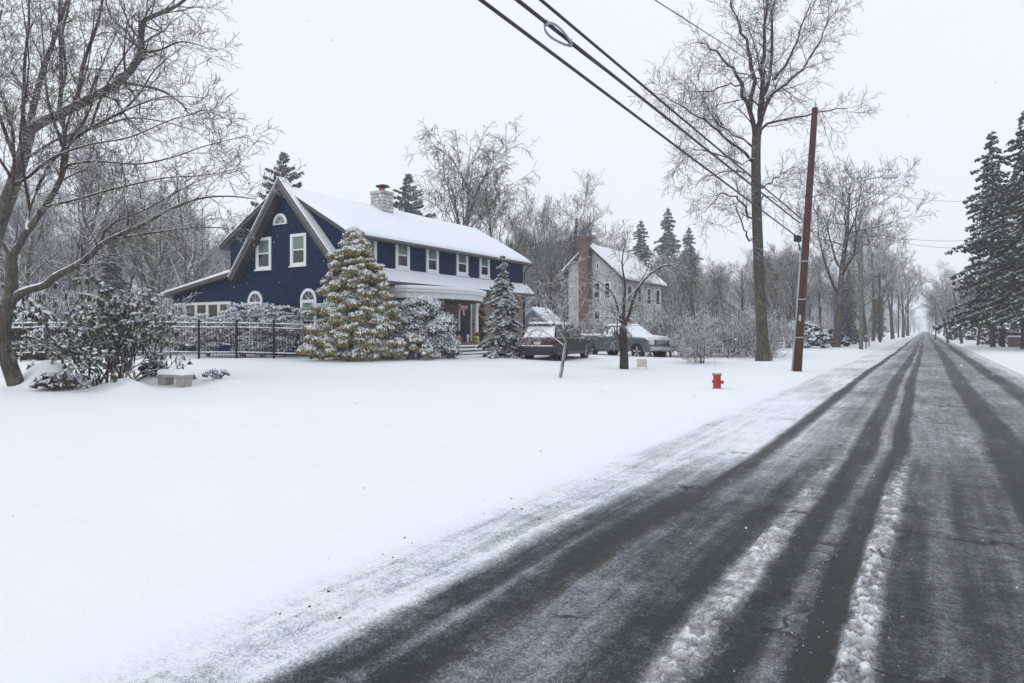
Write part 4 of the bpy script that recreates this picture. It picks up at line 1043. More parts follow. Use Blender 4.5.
    m_ = mbn(); m_.box(xa + .02, YG + .15, .1, xb, YG + 5.8, .95); m_.build('sunroom_base', M['navy'], root)
    m_ = mbn(); m_.prism([(xa - .5, YG - .28, 3.62), (XL + .3, YG - .28, 4.55), (XL + .3, YG - .28, 4.37), (xa - .5, YG - .28, 3.44)], (0, 6.5, 0)); lr = m_.build('sunroom_roof', M['trimgrey'], root)
    m_ = mbn(); m_.prism([(xa - .52, YG - .3, 3.623), (XL + .28, YG - .3, 4.555), (XL + .28, YG - .3, 4.69), (xa - .52, YG - .3, 3.72)], (0, 6.5, 0)); m_.build('snow_layer', M['roofsnow'], lr, bevel=.03)
    nwin = 5; W_ = (xb - xa - .5) / nwin
    for i in range(nwin):
        x0 = xa + .08 + i * W_; f = mbn(); y = YG + .12
        f.box(x0, y, .953, x0 + .1, y + .12, 3.147); f.box(x0 + W_ - .1, y, .953, x0 + W_ - .003, y + .12, 3.147); f.box(x0 + .1, y, .953, x0 + W_ - .1, y + .12, 1.1); f.box(x0 + .1, y, 3.0, x0 + W_ - .1, y + .12, 3.147)
        if i == nwin - 1: f.box(x0 + .1, y, 2.2, x0 + W_ - .1, y + .12, 2.3)
        wn = f.build('window', M['white'], root)
        g_ = mbn(); g_.box(x0 + .1, y + .05, 1.1, x0 + W_ - .1, y + .06, 3.0); g_.build('pane', M['sunglass'], wn)
    m_ = mbn(); m_.box(xa + .05, YG + 5.0, .95, xb, YG + 5.1, 3.15); m_.build('sunroom_back_wall', M['beige'], root)
    # porch --------------------------------------------------
    ya = onX(409, 290, -20.5).y; yb = onX(487, 290, -20.5).y; yc = (ya + yb) / 2; hl = (yb - ya) / 2
    def bow(xo, yy): return xo + 1.0 * (1 - ((yy - yc) / hl) ** 2)
    def bowed(z0, z1, xo, name, mat, parent=root, bev=0, hl2=hl):
        k = 16; pts = [(XF + .17, yc - hl2)] + [(xo + 1.0 * (1 - (2 * i / k - 1) ** 2), yc + hl2 * (2 * i / k - 1)) for i in range(k + 1)] + [(XF + .17, yc + hl2)]
        m_ = mbn(); m_.prism([(x, y, z0) for x, y in pts], (0, 0, z1 - z0)); return m_.build(name, mat, parent, bevel=bev)
    pr2 = bowed(3.22, 3.5, -20.72, 'porch_entablature', M['white'], hl2=hl - .05)
    bowed(3.503, 3.62, -20.6, 'cornice', M['white'], pr2, hl2=hl + .02); bowed(3.15, 3.217, -20.78, 'soffit', M['trimgrey'], pr2, hl2=hl - .1)
    bowed(3.623, 3.80, -20.55, 'snow_layer', M['roofsnow'], pr2, .05, hl2=hl + .04)
    PZ = 1.05
    bowed(.15, PZ, -20.5, 'porch_floor', M['stone'], root, hl2=hl - .1)
    for px in (474.5, 421, 448):
        c_ = onX(px, 300, -20.5); yy = c_.y; xx = bow(-20.98, yy) if px != 448 else -20.3
        if px == 448: continue
        m_ = mbn(); m_.lathe((xx, yy, PZ + .003), [(.17, 0), (.17, .1), (.12, .13), (.105, 1.9), (.15, 1.95), (.15, 2.08)], 14); m_.build('porch_column', M['white'], root, smooth=True)
    # steps
    sa = onX(440, 350, -19.4).y; sb = onX(497, 350, -19.4).y
    for i in range(4):
        z1_ = PZ - .16 * (i + 0) - .02; x1_ = -19.78 + .34 * (i + 1); m_ = mbn(); m_.box(x1_ - .345, sa - .12 * i, .05, x1_, sb + .12 * i, z1_ - .16); st = m_.build('step', M['stone'], root)
        m_ = mbn(); m_.box(x1_ - .34, sa - .12 * i + .03, z1_ - .157, x1_ + .02, sb + .12 * i - .03, z1_ - .08); m_.build('snow_layer', M['roofsnow'], st, bevel=.025)
    # door and dark sidelights
    m_ = mbn(); yd = onX(462, 320, XF).y; m_.box(XF + .163, yd - .5, PZ + .05, XF + .2, yd + .5, PZ + 2.05); dd = m_.build('front_door', M['door'], root)
    m_ = mbn(); m_.box(XF + .163, yd - .63, PZ + .05, XF + .24, yd - .503, PZ + 2.12); m_.box(XF + .163, yd + .503, PZ + .05, XF + .24, yd + .63, PZ + 2.12); m_.build('door_frame', M['white'], dd)
    m_ = mbn(); m_.tube([(XF + .23, yd + .35, PZ + 1.0), (XF + .23, yd + .35, PZ + 1.15)], .02, 6); m_.build('handle', M['chrome'], dd)
    for q in (-2.6,):
        m_ = mbn(); m_.box(XF + .163, yd + q - .5, 1.6, XF + .2, yd + q + .5, 3.0); ww = m_.build('window', M['white'], root); m_ = mbn(); m_.box(XF + .202, yd + q - .4, 1.7, XF + .208, yd + q + .4, 2.9); m_.build('pane', M['glass'], ww)
    return yc, hl, PZ
M['sunglass'] = mat_glass('sunroom_glass', (.075, .07, .06), .15)
yc, hl, PZ = house()

# things on the porch
def porch_things():
    def at(px, x): return onX(px, 330, x).y
    # garland around the right column and the wreath with pink bow hang on the porch: separate things
    R = random.Random(5)
    y = at(462, -20.1); root = empty('flag_banner', (-20.05, y, 2.9), 0, 'faded pink ribbon bow hanging under the porch beam', 'bow')
    mb = MB(); mb.lathe((0, -.2, -.05), [(.03, -.14), (.16, -.05), (.17, .08), (.04, .12)], 8); mb.lathe((0, .15, -.05), [(.03, -.14), (.16, -.05), (.17, .08), (.04, .12)], 8); mb.build('loops', M['pink'], root, smooth=True)
    mb = MB(); mb.prism([(0, -.06, -.1), (0, .07, -.1), (0, .16, -.5), (0, .02, -.45)], (.02, 0, 0)); mb.build('tail', M['pink'], root)
    for px, x, mt, lab, h, r, nm in ((460, -19.95, 'orange', 'orange clay planter at the left of the porch steps', .32, .14, 'planter'), (468.5, -19.95, 'white', 'slim white lantern standing between the two planters on the porch', .34, .07, 'lantern'),
                                 (477, -19.95, 'yellow', 'yellow pot with red blooms at the right of the porch steps', .28, .17, 'flower_pot')):
        p = Vector((x - .05, at(px, x), PZ + .004)); root = empty(nm, p, 0, lab, nm.replace('_', ' '))
        mb = MB(); mb.lathe((0, 0, 0), [(r * .7, 0), (r, h * .8), (r * 1.08, h * .82), (r * 1.08, h), (r * .9, h)], 14); mb.build('pot' if nm != 'lantern' else 'body', M[mt], root, smooth=False)
        if nm == 'lantern': mb = MB(); mb.lathe((0, 0, h + .003), [(r * 1.3, 0), (.01, .09)], 8); mb.build('cap', M['white'], root)
        else:
            cs = [(R.gauss(0, .06), R.gauss(0, .06), h + .1 + R.random() * .14, .09) for _ in range(7)]
            V, Q, m = clump_faces(9, cs, 30, .03, 2); np_object('plant', V, quads=Q, mats=[M['red'] if nm == 'flower_pot' else M['hedge']], parent=root)
    # dark evergreen garlands: narrow potted evergreens on both sides of the door
    for px, lab, hh in ((441, 'dark narrow potted evergreen left of the front door', 1.8), (480, 'dark narrow potted evergreen beside the right porch column', 1.7)):
        p = Vector((-21.0, at(px, -21.0), PZ + .004)); root = empty('potted_evergreen', p, 0, lab, 'potted plant')
        mb = MB(); mb.lathe((0, 0, 0), [(.16, 0), (.22, .35), (.2, .36)], 12); mb.build('pot', M['trimblack'], root)
        cs = [(R.gauss(0, .1), R.gauss(0, .1), .4 + hh * k / 20, .2 * (1 - .5 * k / 20)) for k in range(20)]
        V, Q, m = clump_faces(19, cs, 40, .05, 1.1); np_object('foliage', V, quads=Q, mats=[M['needle'], M['snowleaf']], midx=m, parent=root)
porch_things()

# ------------------------------------------------------------------ WHITE HOUSE with brick chimney, farther along
def white_house():
    xr, ya, yb, xe, xl = -23.6, 51.3, 61.0, -20.8, -25.5; loc = Vector((xr, 56, 0)); root = empty('white_house', loc, 0, 'white clapboard house with tall red brick chimney, beyond the driveway', 'house')
    zr, ze = 8.5, 5.9; mb = MB(loc)
    zl = zr - (xr - xl) * (zr - ze) / (xe - xr)
    mb.prism([(xl, ya, 0), (xe, ya, 0), (xe, ya, ze), (xr, ya, zr), (xl, ya, zl)], (0, yb - ya, 0)); mb.build('wall', M['whitesiding'], root)
    mb = MB(loc); mb.prism([(xr, ya - .4, zr + .2), (xe + .4, ya - .4, ze - .15), (xe + .4, ya - .4, ze - .33), (xr, ya - .4, zr + .02), (xl - .4, ya - .4, zl - .35), (xl - .4, ya - .4, zl - .17)], (0, yb - ya + .8, 0)); rf = mb.build('roof', M['trimgrey'], root)
    mb = MB(loc); mb.prism([(xr, ya - .42, zr + .36), (xe + .42, ya - .42, ze + .02), (xe + .42, ya - .42, ze - .147), (xr, ya - .42, zr + .204), (xl - .42, ya - .42, zl - .167), (xl - .42, ya - .42, zl)], (0, yb - ya + .84, 0)); mb.build('snow_layer', M['roofsnow'], rf, bevel=.05)
    c = onY(584.5, 300, ya - .5); mb = MB(loc); mb.box(c.x - .42, ya - .75, 0, c.x + .42, ya - .003, 9.1); ch = mb.build('chimney', M['brick'], root)
    mb = MB(loc); mb.box(c.x - .48, ya - .81, 9.103, c.x + .48, ya + .05, 9.25); mb.build('cap', M['brick'], ch)
    def w(px0, px1, py0, py1):
        a = onY(px0, py0, ya); b = onY(px1, py1, ya); m_ = MB(loc); m_.box(a.x, ya - .05, b.z, b.x, ya - .003, a.z); o = m_.build('window', M['white'], root)
        m_ = MB(loc); m_.box(a.x + .12, ya - .06, b.z + .12, b.x - .12, ya - .052, a.z - .12); m_.build('pane', M['glass'], o)
    w(593.5, 601, 282, 299); w(604, 611, 282, 299); w(594, 601, 310, 325); w(596, 600, 262, 270)
    for k in range(4):
        y = ya + 1.2 + k * 2.3
        for z0 in (1.2, 3.9):
            m_ = MB(loc); m_.box(xe + .003, y, z0, xe + .05, y + 1.0, z0 + 1.5); o = m_.build('window', M['white'], root); m_ = MB(loc); m_.box(xe + .052, y + .12, z0 + .12, xe + .058, y + .88, z0 + 1.38); m_.build('pane', M['glass'], o)
white_house()
def shed(px, d, w, dp, h, zr, label, name='garden_shed', mat='shed'):
    loc = P(px, d); root = empty(name, loc, 0, label, 'building'); mb = MB()
    mb.prism([(-w / 2, 0, -.3), (w / 2, 0, -.3), (w / 2, 0, h), (0, 0, zr), (-w / 2, 0, h)], (0, dp, 0)); mb.build('wall', M[mat], root)
    mb = MB(); e = .3; k = (zr - h) / (w / 2)
    mb.prism([(0, -e, zr + .2), (w / 2 + e, -e, h - e * k + .2), (w / 2 + e, -e, h - e * k), (0, -e, zr + .003), (-w / 2 - e, -e, h - e * k), (-w / 2 - e, -e, h - e * k + .2)], (0, dp + 2 * e, 0)); mb.build('roof', M['roofsnow'], root, bevel=.04)
    mb = MB(); mb.box(-.5, -.05, 0, .5, -.003, min(2.0, h - .2)); mb.build('door', M['trimdark'], root)
shed(533, 47, 2.3, 1.8, 2.0, 2.9, 'small pale grey outbuilding with snowy roof behind the SUV')
shed(722, 95, 9, 8, 3.0, 5.8, 'low snow-roofed house deep behind the roadside shrubs', 'far_house')
shed(1010, 110, 10, 9, 3.4, 6.4, 'distant snow-roofed house behind the right-hand conifers', 'far_house')

# ------------------------------------------------------------------ cars
def wheel(parent, x, y, r, side, wdt=.22):
    mb = MB(); s = side
    prof = [(r - .12, -wdt / 2), (r - .02, -wdt / 2), (r, -wdt / 2 + .03), (r, wdt / 2 - .03), (r - .02, wdt / 2), (r - .12, wdt / 2)]
    k = 28; vs = []; fs = []
    for rr, yy in prof:
        for j in range(k): a = 2 * PI * j / k; vs.append((x + rr * math.cos(a), y + yy, r + rr * math.sin(a)))
    n = len(prof)
    for i in range(n):
        for j in range(k): a = i * k + j; b = i * k + (j + 1) % k; c = ((i + 1) % n) * k; fs.append((a, c + j, c + (j + 1) % k, b))
    mb.mesh(vs, fs); t = mb.build('wheel', M['tyre'], parent, smooth=False)
    mb = MB(); q = r - .095; yo = y + s * (wdt / 2 - .03)
    mb.tube([(x, yo - s * .05, r), (x, yo - s * .045, r)], q, 20)
    mb.cur = 1
    for j in range(5):
        a = 2 * PI * j / 5 + .3; mb.prism([(x + math.cos(a + e) * rr, yo - .012, r + math.sin(a + e) * rr) for e, rr in ((-.5, .06), (-.16, q), (.16, q), (.5, .06))], (0, .024, 0))
    ring = [(x + math.cos(2 * PI * j / 24) * q, yo, r + math.sin(2 * PI * j / 24) * q) for j in range(25)]; mb.tube(ring, .018, 5, cap=False)
    mb.build('rim', [M['trimblack'], M['rim']], t)
def arch(xc, z0, r, n=9, zc=None):
    return [(xc + r * math.cos(PI * i / n), z0 + max(0, r * math.sin(PI * i / n))) for i in range(n + 1)]
def bodyshell(root, prof, hw, mat, tuck=.07, zmid=.75, name='body', bev=.035):
    """side outline swept across the car, tucked in towards roof, sill and nose"""
    ys = [-hw, -hw + .05, -hw * .5, hw * .5, hw - .05, hw]
    xs_ = [p[0] for p in prof]; xa, xb = min(xs_), max(xs_); n = len(prof); vs = []; fs = []
    for y in ys:
        e = abs(y) / hw
        for x, z in prof:
            end = .10 * max(0, (e - .45)) ** 2 * 3
            xx = x
            if x < xa + .3: xx = x + end * (1 - (x - xa) / .3)
            if x > xb - .4: xx = x - end * 1.6 * (1 - (xb - x) / .4)
            k = 1 - tuck * max(0, z - zmid) - .05 * max(0, .5 - z)
            vs.append((xx, y * k, z - (.03 if e > .9 and z > .9 else 0)))
    for s in range(len(ys) - 1):
        for i in range(n): a = s * n + i; b = s * n + (i + 1) % n; fs.append((a, b, b + n, a + n))
    fs.append(tuple(range(n))[::-1]); fs.append(tuple(range((len(ys) - 1) * n, len(ys) * n)))
    m_ = MB(); m_.mesh(vs, fs); return m_.build(name, mat, root, bevel=bev)
def cabin(root, bot, top, hwb, hwt, z0, z1, glassmat, paint, x_split=None):
    """bot=(x0,x1) at z0, top=(x0,x1) at z1"""
    m_ = MB(); m_.hexa([(bot[0], -hwb, z0), (bot[1], -hwb, z0), (bot[1], hwb, z0), (bot[0], hwb, z0)], [(top[0], -hwt, z1), (top[1], -hwt, z1), (top[1], hwt, z1), (top[0], hwt, z1)])
    g_ = m_.build('windows', glassmat, root, bevel=.05)
    # pillars
    for s in (-1, 1):
        m_ = MB()
        for f0, f1 in ((0, 0), (1, 1)) + (((x_split, x_split),) if x_split is not None else ()):
            xb_ = bot[0] + (bot[1] - bot[0]) * f0; xt = top[0] + (top[1] - top[0]) * f1
            e = .03 if f0 in (0, 1) else 0.0
            m_.tube([(xb_ + (e if f0 == 0 else -e), s * (hwb + .0), z0), (xt + (e if f0 == 0 else -e), s * (hwt + .0), z1)], .035, 6)
        m_.tube([(top[0], s * hwt, z1), (top[1], s * hwt, z1)], .035, 6)
        m_.build('pillar', paint, root)
def suv(loc, rz, label, group=None, paint='suvpaint'):
    root = empty('parked_suv', loc, rz, label, 'SUV', group)
    pr = [(.06, .36), (-.01, .5), (-.03, .66), (.04, .72), (.03, .8), (.10, 1.02), (.22, 1.1)] + [(1.5, 1.08), (3.0, 1.06), (3.45, 1.03), (4.2, .94), (4.5, .8), (4.6, .62), (4.58, .42), (4.45, .3)] \
        + [(4.15, .3)] + arch(3.75, .3, .38)[0:] + [(3.36, .3), (1.34, .3)] + arch(.95, .3, .38) + [(.56, .3), (.3, .32)]
    cl = []
    for p in pr:
        if not cl or (abs(p[0] - cl[-1][0]) + abs(p[1] - cl[-1][1])) > .025: cl.append(p)
    bodyshell(root, cl, .93, M[paint])
    cabin(root, (.2, 3.35), (.62, 2.5), .80, .66, 1.06, 1.60, M['carglass'], M[paint], .5)
    m_ = MB(); m_.hexa([(.55, -.67, 1.60), (2.55, -.67, 1.60), (2.55, .67, 1.60), (.55, .67, 1.60)], [(.62, -.6, 1.66), (2.45, -.6, 1.66), (2.45, .6, 1.66), (.62, .6, 1.66)]); m_.build('roof', M[paint], root, bevel=.03)
    m_ = MB(); m_.hexa([(.34, -.6, 1.59), (.62, -.6, 1.6), (.62, .6, 1.6), (.34, .6, 1.59)], [(.36, -.58, 1.63), (.62, -.6, 1.655), (.62, .6, 1.655), (.36, .58, 1.63)]); m_.build('spoiler', M['trimblack'], root)
    # snow: roof, bonnet, tailgate glass, bumper shelf
    m_ = MB(); m_.hexa([(.4, -.62, 1.663), (2.62, -.62, 1.663), (2.62, .62, 1.663), (.4, .62, 1.663)], [(.5, -.52, 1.76), (2.5, -.52, 1.77), (2.5, .52, 1.77), (.5, .52, 1.76)]); m_.build('roof_snow', M['snow'], root, bevel=.035, seg=3)
    m_ = MB(); m_.hexa([(3.3, -.7, 1.04), (4.3, -.68, .93), (4.3, .68, .93), (3.3, .7, 1.04)], [(3.2, -.66, 1.13), (4.25, -.6, 1.0), (4.25, .6, 1.0), (3.2, .66, 1.13)]); m_.build('bonnet_snow', M['snow'], root, bevel=.03, seg=3)
    m_ = MB(); m_.hexa([(2.52, -.62, 1.62), (3.36, -.74, 1.07), (3.36, .74, 1.07), (2.52, .62, 1.62)], [(2.56, -.6, 1.68), (3.42, -.7, 1.13), (3.42, .7, 1.13), (2.56, .6, 1.68)]); m_.build('windscreen_snow', M['snow'], root, bevel=.02)
    m_ = MB(); m_.hexa([(.10, -.72, 1.075), (.21, -.74, 1.08), (.21, .74, 1.08), (.10, .72, 1.075)], [(.42, -.6, 1.56), (.6, -.62, 1.58), (.6, .62, 1.58), (.42, .6, 1.56)]); m_.build('rear_window_snow', M['snow'], root, bevel=.02)
    m_ = MB(); m_.box(-.055, -.72, .695, .05, .72, .735); m_.build('bumper_snow', M['snow'], root, bevel=.012)
    # rear lamps, plate, lower cladding
    m_ = MB(); m_.box(.005, -.8, .86, .05, .8, .93); m_.build('light_bar', M['redlamp'], root)
    for s in (-1, 1): m_ = MB(); m_.box(.03, s * .86, .86, .3, s * .80, .95); m_.build('tail_lamp', M['redlamp'], root, bevel=.01)
    m_ = MB(); m_.box(-.0, -.16, .77, .022, .16, .88); m_.build('number_plate', M['plate'], root)
    m_ = MB(); m_.box(-.0, -.75, .30, .1, .75, .47); m_.build('bumper', M['trimblack'], root, bevel=.03)
    for s in (-1, 1):
        m_ = MB(); m_.hexa([(2.85, s * .9 - .0, 1.05), (3.05, s * .9, 1.05), (3.05, s * 1.05, 1.05), (2.85, s * 1.05, 1.05)][::s], [(2.87, s * .9, 1.17), (3.03, s * .9, 1.17), (3.03, s * 1.03, 1.17), (2.87, s * 1.03, 1.17)][::s]); m_.build('mirror', M[paint], root, bevel=.02)
        m_ = MB()
        for x in (1.35, 2.35): m_.tube([(x + .0, s * .925, .42), (x, s * .915, 1.02)], .006, 4)
        m_.build('door_seam', M['trimblack'], root)
        for x in (1.5, 2.5): m_ = MB(); m_.box(x, s * .915, .88, x + .18, s * .94, .91); m_.build('door_handle', M['trimblack'], root)
        m_ = MB(); m_.box(4.3, s * .55, .72, 4.57, s * .84, .82); m_.build('headlight', M['headlamp'], root, bevel=.02)
        for x in (.95, 3.75): wheel(root, x, s * .80, .36, s)
    return root
def pickup(loc, rz, label):
    root = empty('parked_pickup', loc, rz, label, 'pickup truck')
    pr = [(0, .5), (0, 1.28), (1.95, 1.28), (1.98, 1.24), (4.3, 1.24), (5.5, 1.2), (5.78, 1.1), (5.85, .8), (5.85, .5), (5.6, .42)] + [(5.35, .45)] + arch(4.88, .45, .46)[1:-1] + [(4.4, .45), (1.65, .45)] + arch(1.18, .45, .46)[1:-1] + [(.7, .45), (.2, .48)]
    bodyshell(root, pr, .99, M['truckpaint'], tuck=.03)
    cabin(root, (1.98, 4.45), (2.2, 3.6), .88, .72, 1.24, 1.80, M['frostglass'], M['truckpaint'], .5)
    m_ = MB(); m_.hexa([(2.15, -.74, 1.80), (3.66, -.74, 1.80), (3.66, .74, 1.80), (2.15, .74, 1.80)], [(2.25, -.64, 1.87), (3.5, -.64, 1.87), (3.5, .64, 1.87), (2.25, .64, 1.87)]); m_.build('roof', M['truckpaint'], root, bevel=.03)
    for nm, b, t in (('roof_snow', [(2.2, -.68, 1.873), (3.62, -.68, 1.873), (3.62, .68, 1.873), (2.2, .68, 1.873)], [(2.35, -.55, 1.96), (3.45, -.55, 1.96), (3.45, .55, 1.96), (2.35, .55, 1.96)]),
                     ('bonnet_snow', [(4.35, -.84, 1.245), (5.6, -.8, 1.18), (5.6, .8, 1.18), (4.35, .84, 1.245)], [(4.3, -.76, 1.34), (5.55, -.7, 1.26), (5.55, .7, 1.26), (4.3, .76, 1.34)]),
                     ('windscreen_snow', [(3.6, -.68, 1.81), (4.5, -.82, 1.25), (4.5, .82, 1.25), (3.6, .68, 1.81)], [(3.66, -.62, 1.86), (4.54, -.74, 1.30), (4.54, .74, 1.30), (3.66, .62, 1.86)]),
                     ('bed_snow', [(.03, -.93, 1.284), (1.94, -.93, 1.284), (1.94, .93, 1.284), (.03, .93, 1.284)], [(.08, -.86, 1.38), (1.9, -.86, 1.40), (1.9, .86, 1.40), (.08, .86, 1.38)])):
        m_ = MB(); m_.hexa(b, t); m_.build(nm, M['snow'], root, bevel=.03, seg=3)
    m_ = MB(); m_.box(5.83, -.55, .78, 5.875, .55, 1.08)
    gr = m_.build('grille', M['trimblack'], root, bevel=.02); m_ = MB()
    for z in (.84, .93, 1.02): m_.box(5.877, -.52, z, 5.895, .52, z + .035)
    m_.build('grille_bar', M['chrome'], gr)
    m_ = MB(); m_.box(5.7, -.9, .5, 5.93, .9, .72); m_.build('bumper', M['chrome'], root, bevel=.04)
    for s in (-1, 1):
        m_ = MB(); m_.box(5.62, s * .58, .82, 5.845, s * .9, 1.08); m_.build('headlight', M['headlamp'], root, bevel=.03)
        m_ = MB(); m_.box(3.9, s * .93, 1.25, 4.08, s * 1.16, 1.45); m_.build('mirror', M['trimblack'], root, bevel=.03)
        m_ = MB()
        for x in (2.0, 3.05, 4.2): m_.tube([(x, s * .995, .5), (x, s * .98, 1.22)], .007, 4)
        m_.build('door_seam', M['trimblack'], root)
        for x in (2.15, 3.2): m_ = MB(); m_.box(x, s * .985, 1.06, x + .2, s * 1.01, 1.1); m_.build('door_handle', M['chrome'], root)
        m_ = MB(); m_.box(1.75, s * .995, .42, 4.3, s * .9, .5); m_.build('running_board', M['trimblack'], root, bevel=.01)
        m_ = MB(); m_.box(-.02, s * .82, .85, .03, s * .97, 1.2); m_.build('tail_lamp', M['redlamp'], root)
        for x, rr in ((1.18, .41), (4.88, .41)): wheel(root, x, s * .85, rr, s, .27)
# local +x = heading. heading azimuth (clockwise from +Y) -> rz = pi/2 - az
def place_car(px, d, az): p = P(px, d); return p, PI / 2 - math.radians(az)
p, rz = place_car(537, 29.6, -5); suv(p - Vector((0, 0, .09)), rz, 'charcoal SUV with snow-covered roof, parked nose away beside the porch spruce')
p, rz = place_car(589, 41.6, 113); pickup(p - Vector((0, 0, .14)), rz, 'slate blue crew-cab pickup with snowy bonnet facing the road')
for px, d, az, lab in ((960, 118, 5, 'far dark snow-topped car on the right verge before the conifers'), (985, 92, 80, 'snow-covered car parked by the right-hand conifers')):
    p, rz = place_car(px, d, az); suv(p, rz, lab)['category'] = 'car'

# ------------------------------------------------------------------ utility poles, cables
def pole(base, top, r0, r1, mat, label, group=None, arm=None, seg=6, name='utility_pole'):
    root = empty(name, base, 0, label, 'utility pole', group); mb = MB(base)
    mb.tube([base.lerp(top, k / seg) + Vector((0, 0, -.3 if k == 0 else 0)) for k in range(seg + 1)], [r0 + (r1 - r0) * k / seg for k in range(seg + 1)], 14)
    mb.build('post', mat, root, smooth=True); return root
PB = P(797, 27.3); PT = P(815, 27.3, py=108)
p1 = pole(PB, PT, .165, .115, M['pole'], 'leaning red-brown utility pole nearest the road, with a grey conduit')
def onpole(py): 
    t = ((HY - py) * 27.3 / F + CH - PB.z) / (PT.z - PB.z); return PB.lerp(PT, t)
mb = MB(PB); s = Vector((-.165, -.09, 0)); mb.tube([onpole(372) + s, onpole(300) + s * .9, onpole(246) + s * .85], .038, 8); mb.build('conduit', M['metal'], p1, smooth=True)
mb = MB(PB); q = onpole(238) + Vector((-.27, -.08, 0)); mb.box(q.x - .16, q.y - .2, q.z - .13, q.x + .09, q.y + .2, q.z + .1); mb.tube([q + Vector((0, 0, -.1)), q + Vector((.05, 0, -.5))], .03, 6); mb.build('splice_box', M['trimblack'], p1, bevel=.02)
mb = MB(PB)
for py in (217, 222): q = onpole(py); mb.tube([q, q + Vector((-.3, 0, 0))], .03, 6)
mb.tube([PT, PT + Vector((.03, 0, .2))], .03, 6); mb.build('bracket', M['metal'], p1)
for py in (262, 300, 338):
    q = onpole(py); mb = MB(PB); mb.tube([q, q + Vector((0, 0, .045))], .172, 16); mb.build('band', M['metal'], p1, smooth=False)
q = onpole(318); mb = MB(PB); mb.box(q.x - .05, q.y - .185, q.z - .12, q.x + .05, q.y - .168, q.z + .12); mb.build('tag_plate', M['metal'], p1)
# street lamp arm held by the pole
q = onpole(199); tip = Vector((-1.35, 29.55, CH + 153 * 26.1 / F)); root = empty('street_lamp', q, 0, 'cobra-head street lamp on a long arm reaching from the red-brown pole over the road', 'street lamp')
mb = MB(q); mb.tube([q + (tip - q) * t + Vector((0, 0, .25 * math.sin(t * PI * .5) * (1 - t) * 1.5)) for t in [i / 8 for i in range(9)]], .03, 8); mb.build('arm', M['metal'], root, smooth=True)
mb = MB(q); mb.hexa([tip + Vector(v) for v in ((-.05, -.09, -.1), (.5, -.1, -.12), (.5, .1, -.12), (-.05, .09, -.1))], [tip + Vector(v) for v in ((-.05, -.06, .04), (.45, -.07, .02), (.45, .07, .02), (-.05, .06, .04))]); mb.build('lamp_head', M['metal'], root, bevel=.03)
mb = MB(q); mb.hexa([tip + Vector(v) for v in ((0, -.05, .043), (.42, -.05, .025), (.42, .05, .025), (0, .05, .043))], [tip + Vector(v) for v in ((.04, -.03, .08), (.38, -.03, .07), (.38, .03, .07), (.04, .03, .08))]); mb.build('snow_cap', M['snow'], root, bevel=.02)
# other poles
PX = -4.6; pts_p = []
specs = [(861, 57.0, 233, 'poleg', 'pale greenish utility pole with a crossarm, second along the road'), (884.5, 87, 278, 'polebrown', 'dark utility pole third along the left verge')]
p2b = P(861, 57.0); p2t = Vector((p2b.x, p2b.y, CH + 97 * 57 / F)); p2 = pole(p2b, p2t, .17, .12, M['poleg'], specs[0][4])
mb = MB(p2b); z = p2t.z - .35; mb.box(p2t.x - 1.25, p2t.y - .19, z - .06, p2t.x + 1.2, p2t.y - .1, z + .06); mb.build('crossarm', M['poleg'], p2)
mb = MB(p2b)
for dx in (-1.1, -.5, .5, 1.1): mb.lathe((p2t.x + dx, p2t.y - .15, z + .06), [(.03, 0), (.05, .06), (.03, .12), (.05, .16), (.02, .2)], 8)
mb.build('insulator', M['trimblack'], p2)
mb = MB(p2b); mb.lathe((p2t.x + .3, p2t.y, z - 1.6), [(.2, 0), (.23, .05), (.23, .75), (.12, .85)], 14); mb.build('transformer', M['metal'], p2, smooth=True)
far = []
for i, Y in enumerate((99, 134, 169, 204, 239, 274)):
    b = Vector((-4.9, Y, gz(-4.9, Y))); t = Vector((-4.9 + rnd.uniform(-.2, .2), Y, 9.4 + rnd.uniform(-.4, .4)))
    lab = 'dark utility pole standing third along the left verge' if i == 0 else 'far dark utility pole in the receding row along the left verge'
    r = pole(b, t, .17, .11, M['polebrown'], lab, 'utility poles receding along the left verge'); far.append(t)
    mb = MB(b); mb.box(t.x - .8, t.y - .16, t.z - .6, t.x + .8, t.y - .1, t.z - .5); mb.build('crossarm', M['polebrown'], r)
    if i == 0: mb = MB(b); mb.lathe((t.x + .33, t.y, t.z - 1.9), [(.2, 0), (.23, .05), (.23, .75), (.12, .85)], 12); mb.build('transformer', M['metal'], r, smooth=True)
def cable(name, a, b, sag, r, label, cat='cable', n=24, group=None, k=6):
    pts = []
    for i in range(n + 1):
        t = i / n; q = a.lerp(b, t); q.z -= sag * 4 * t * (1 - t); pts.append(q)
    root_off = a; mb = MB(root_off); mb.tube(pts, r, k); o = mb.build(name, M['cable'], None, smooth=True); o.location = a
    return tag(o, label, cat, group)
a0 = onpole(237) + Vector((-.3, -.2, 0)); a1 = onpole(222) + Vector((-.3, 0, 0)); a2 = onpole(217) + Vector((-.28, 0, 0))
def passing(a, px):       # extend a cable through a photographed point back to the pole behind the viewer
    q = onX(px, 0, a.x); t = (-6.0 - a.y) / (q.y - a.y); return a.lerp(q, t)
cable('overhead_cable', a0, passing(a0, 481), .0, .024, 'thick lowest black cable running from the splice box overhead to the left')
cable('overhead_cable', a1, passing(a1, 517.5), .0, .027, 'middle black cable carrying the storage loop')
cable('overhead_cable', a2, passing(a2, 541), .0, .023, 'upper thick black cable above the one with the loop')
pt = PT + Vector((.03, 0, .2)); cable('overhead_wire', pt, passing(pt, 655), 0, .009, 'thin wire from the top of the red-brown pole running overhead', 'wire', k=5)
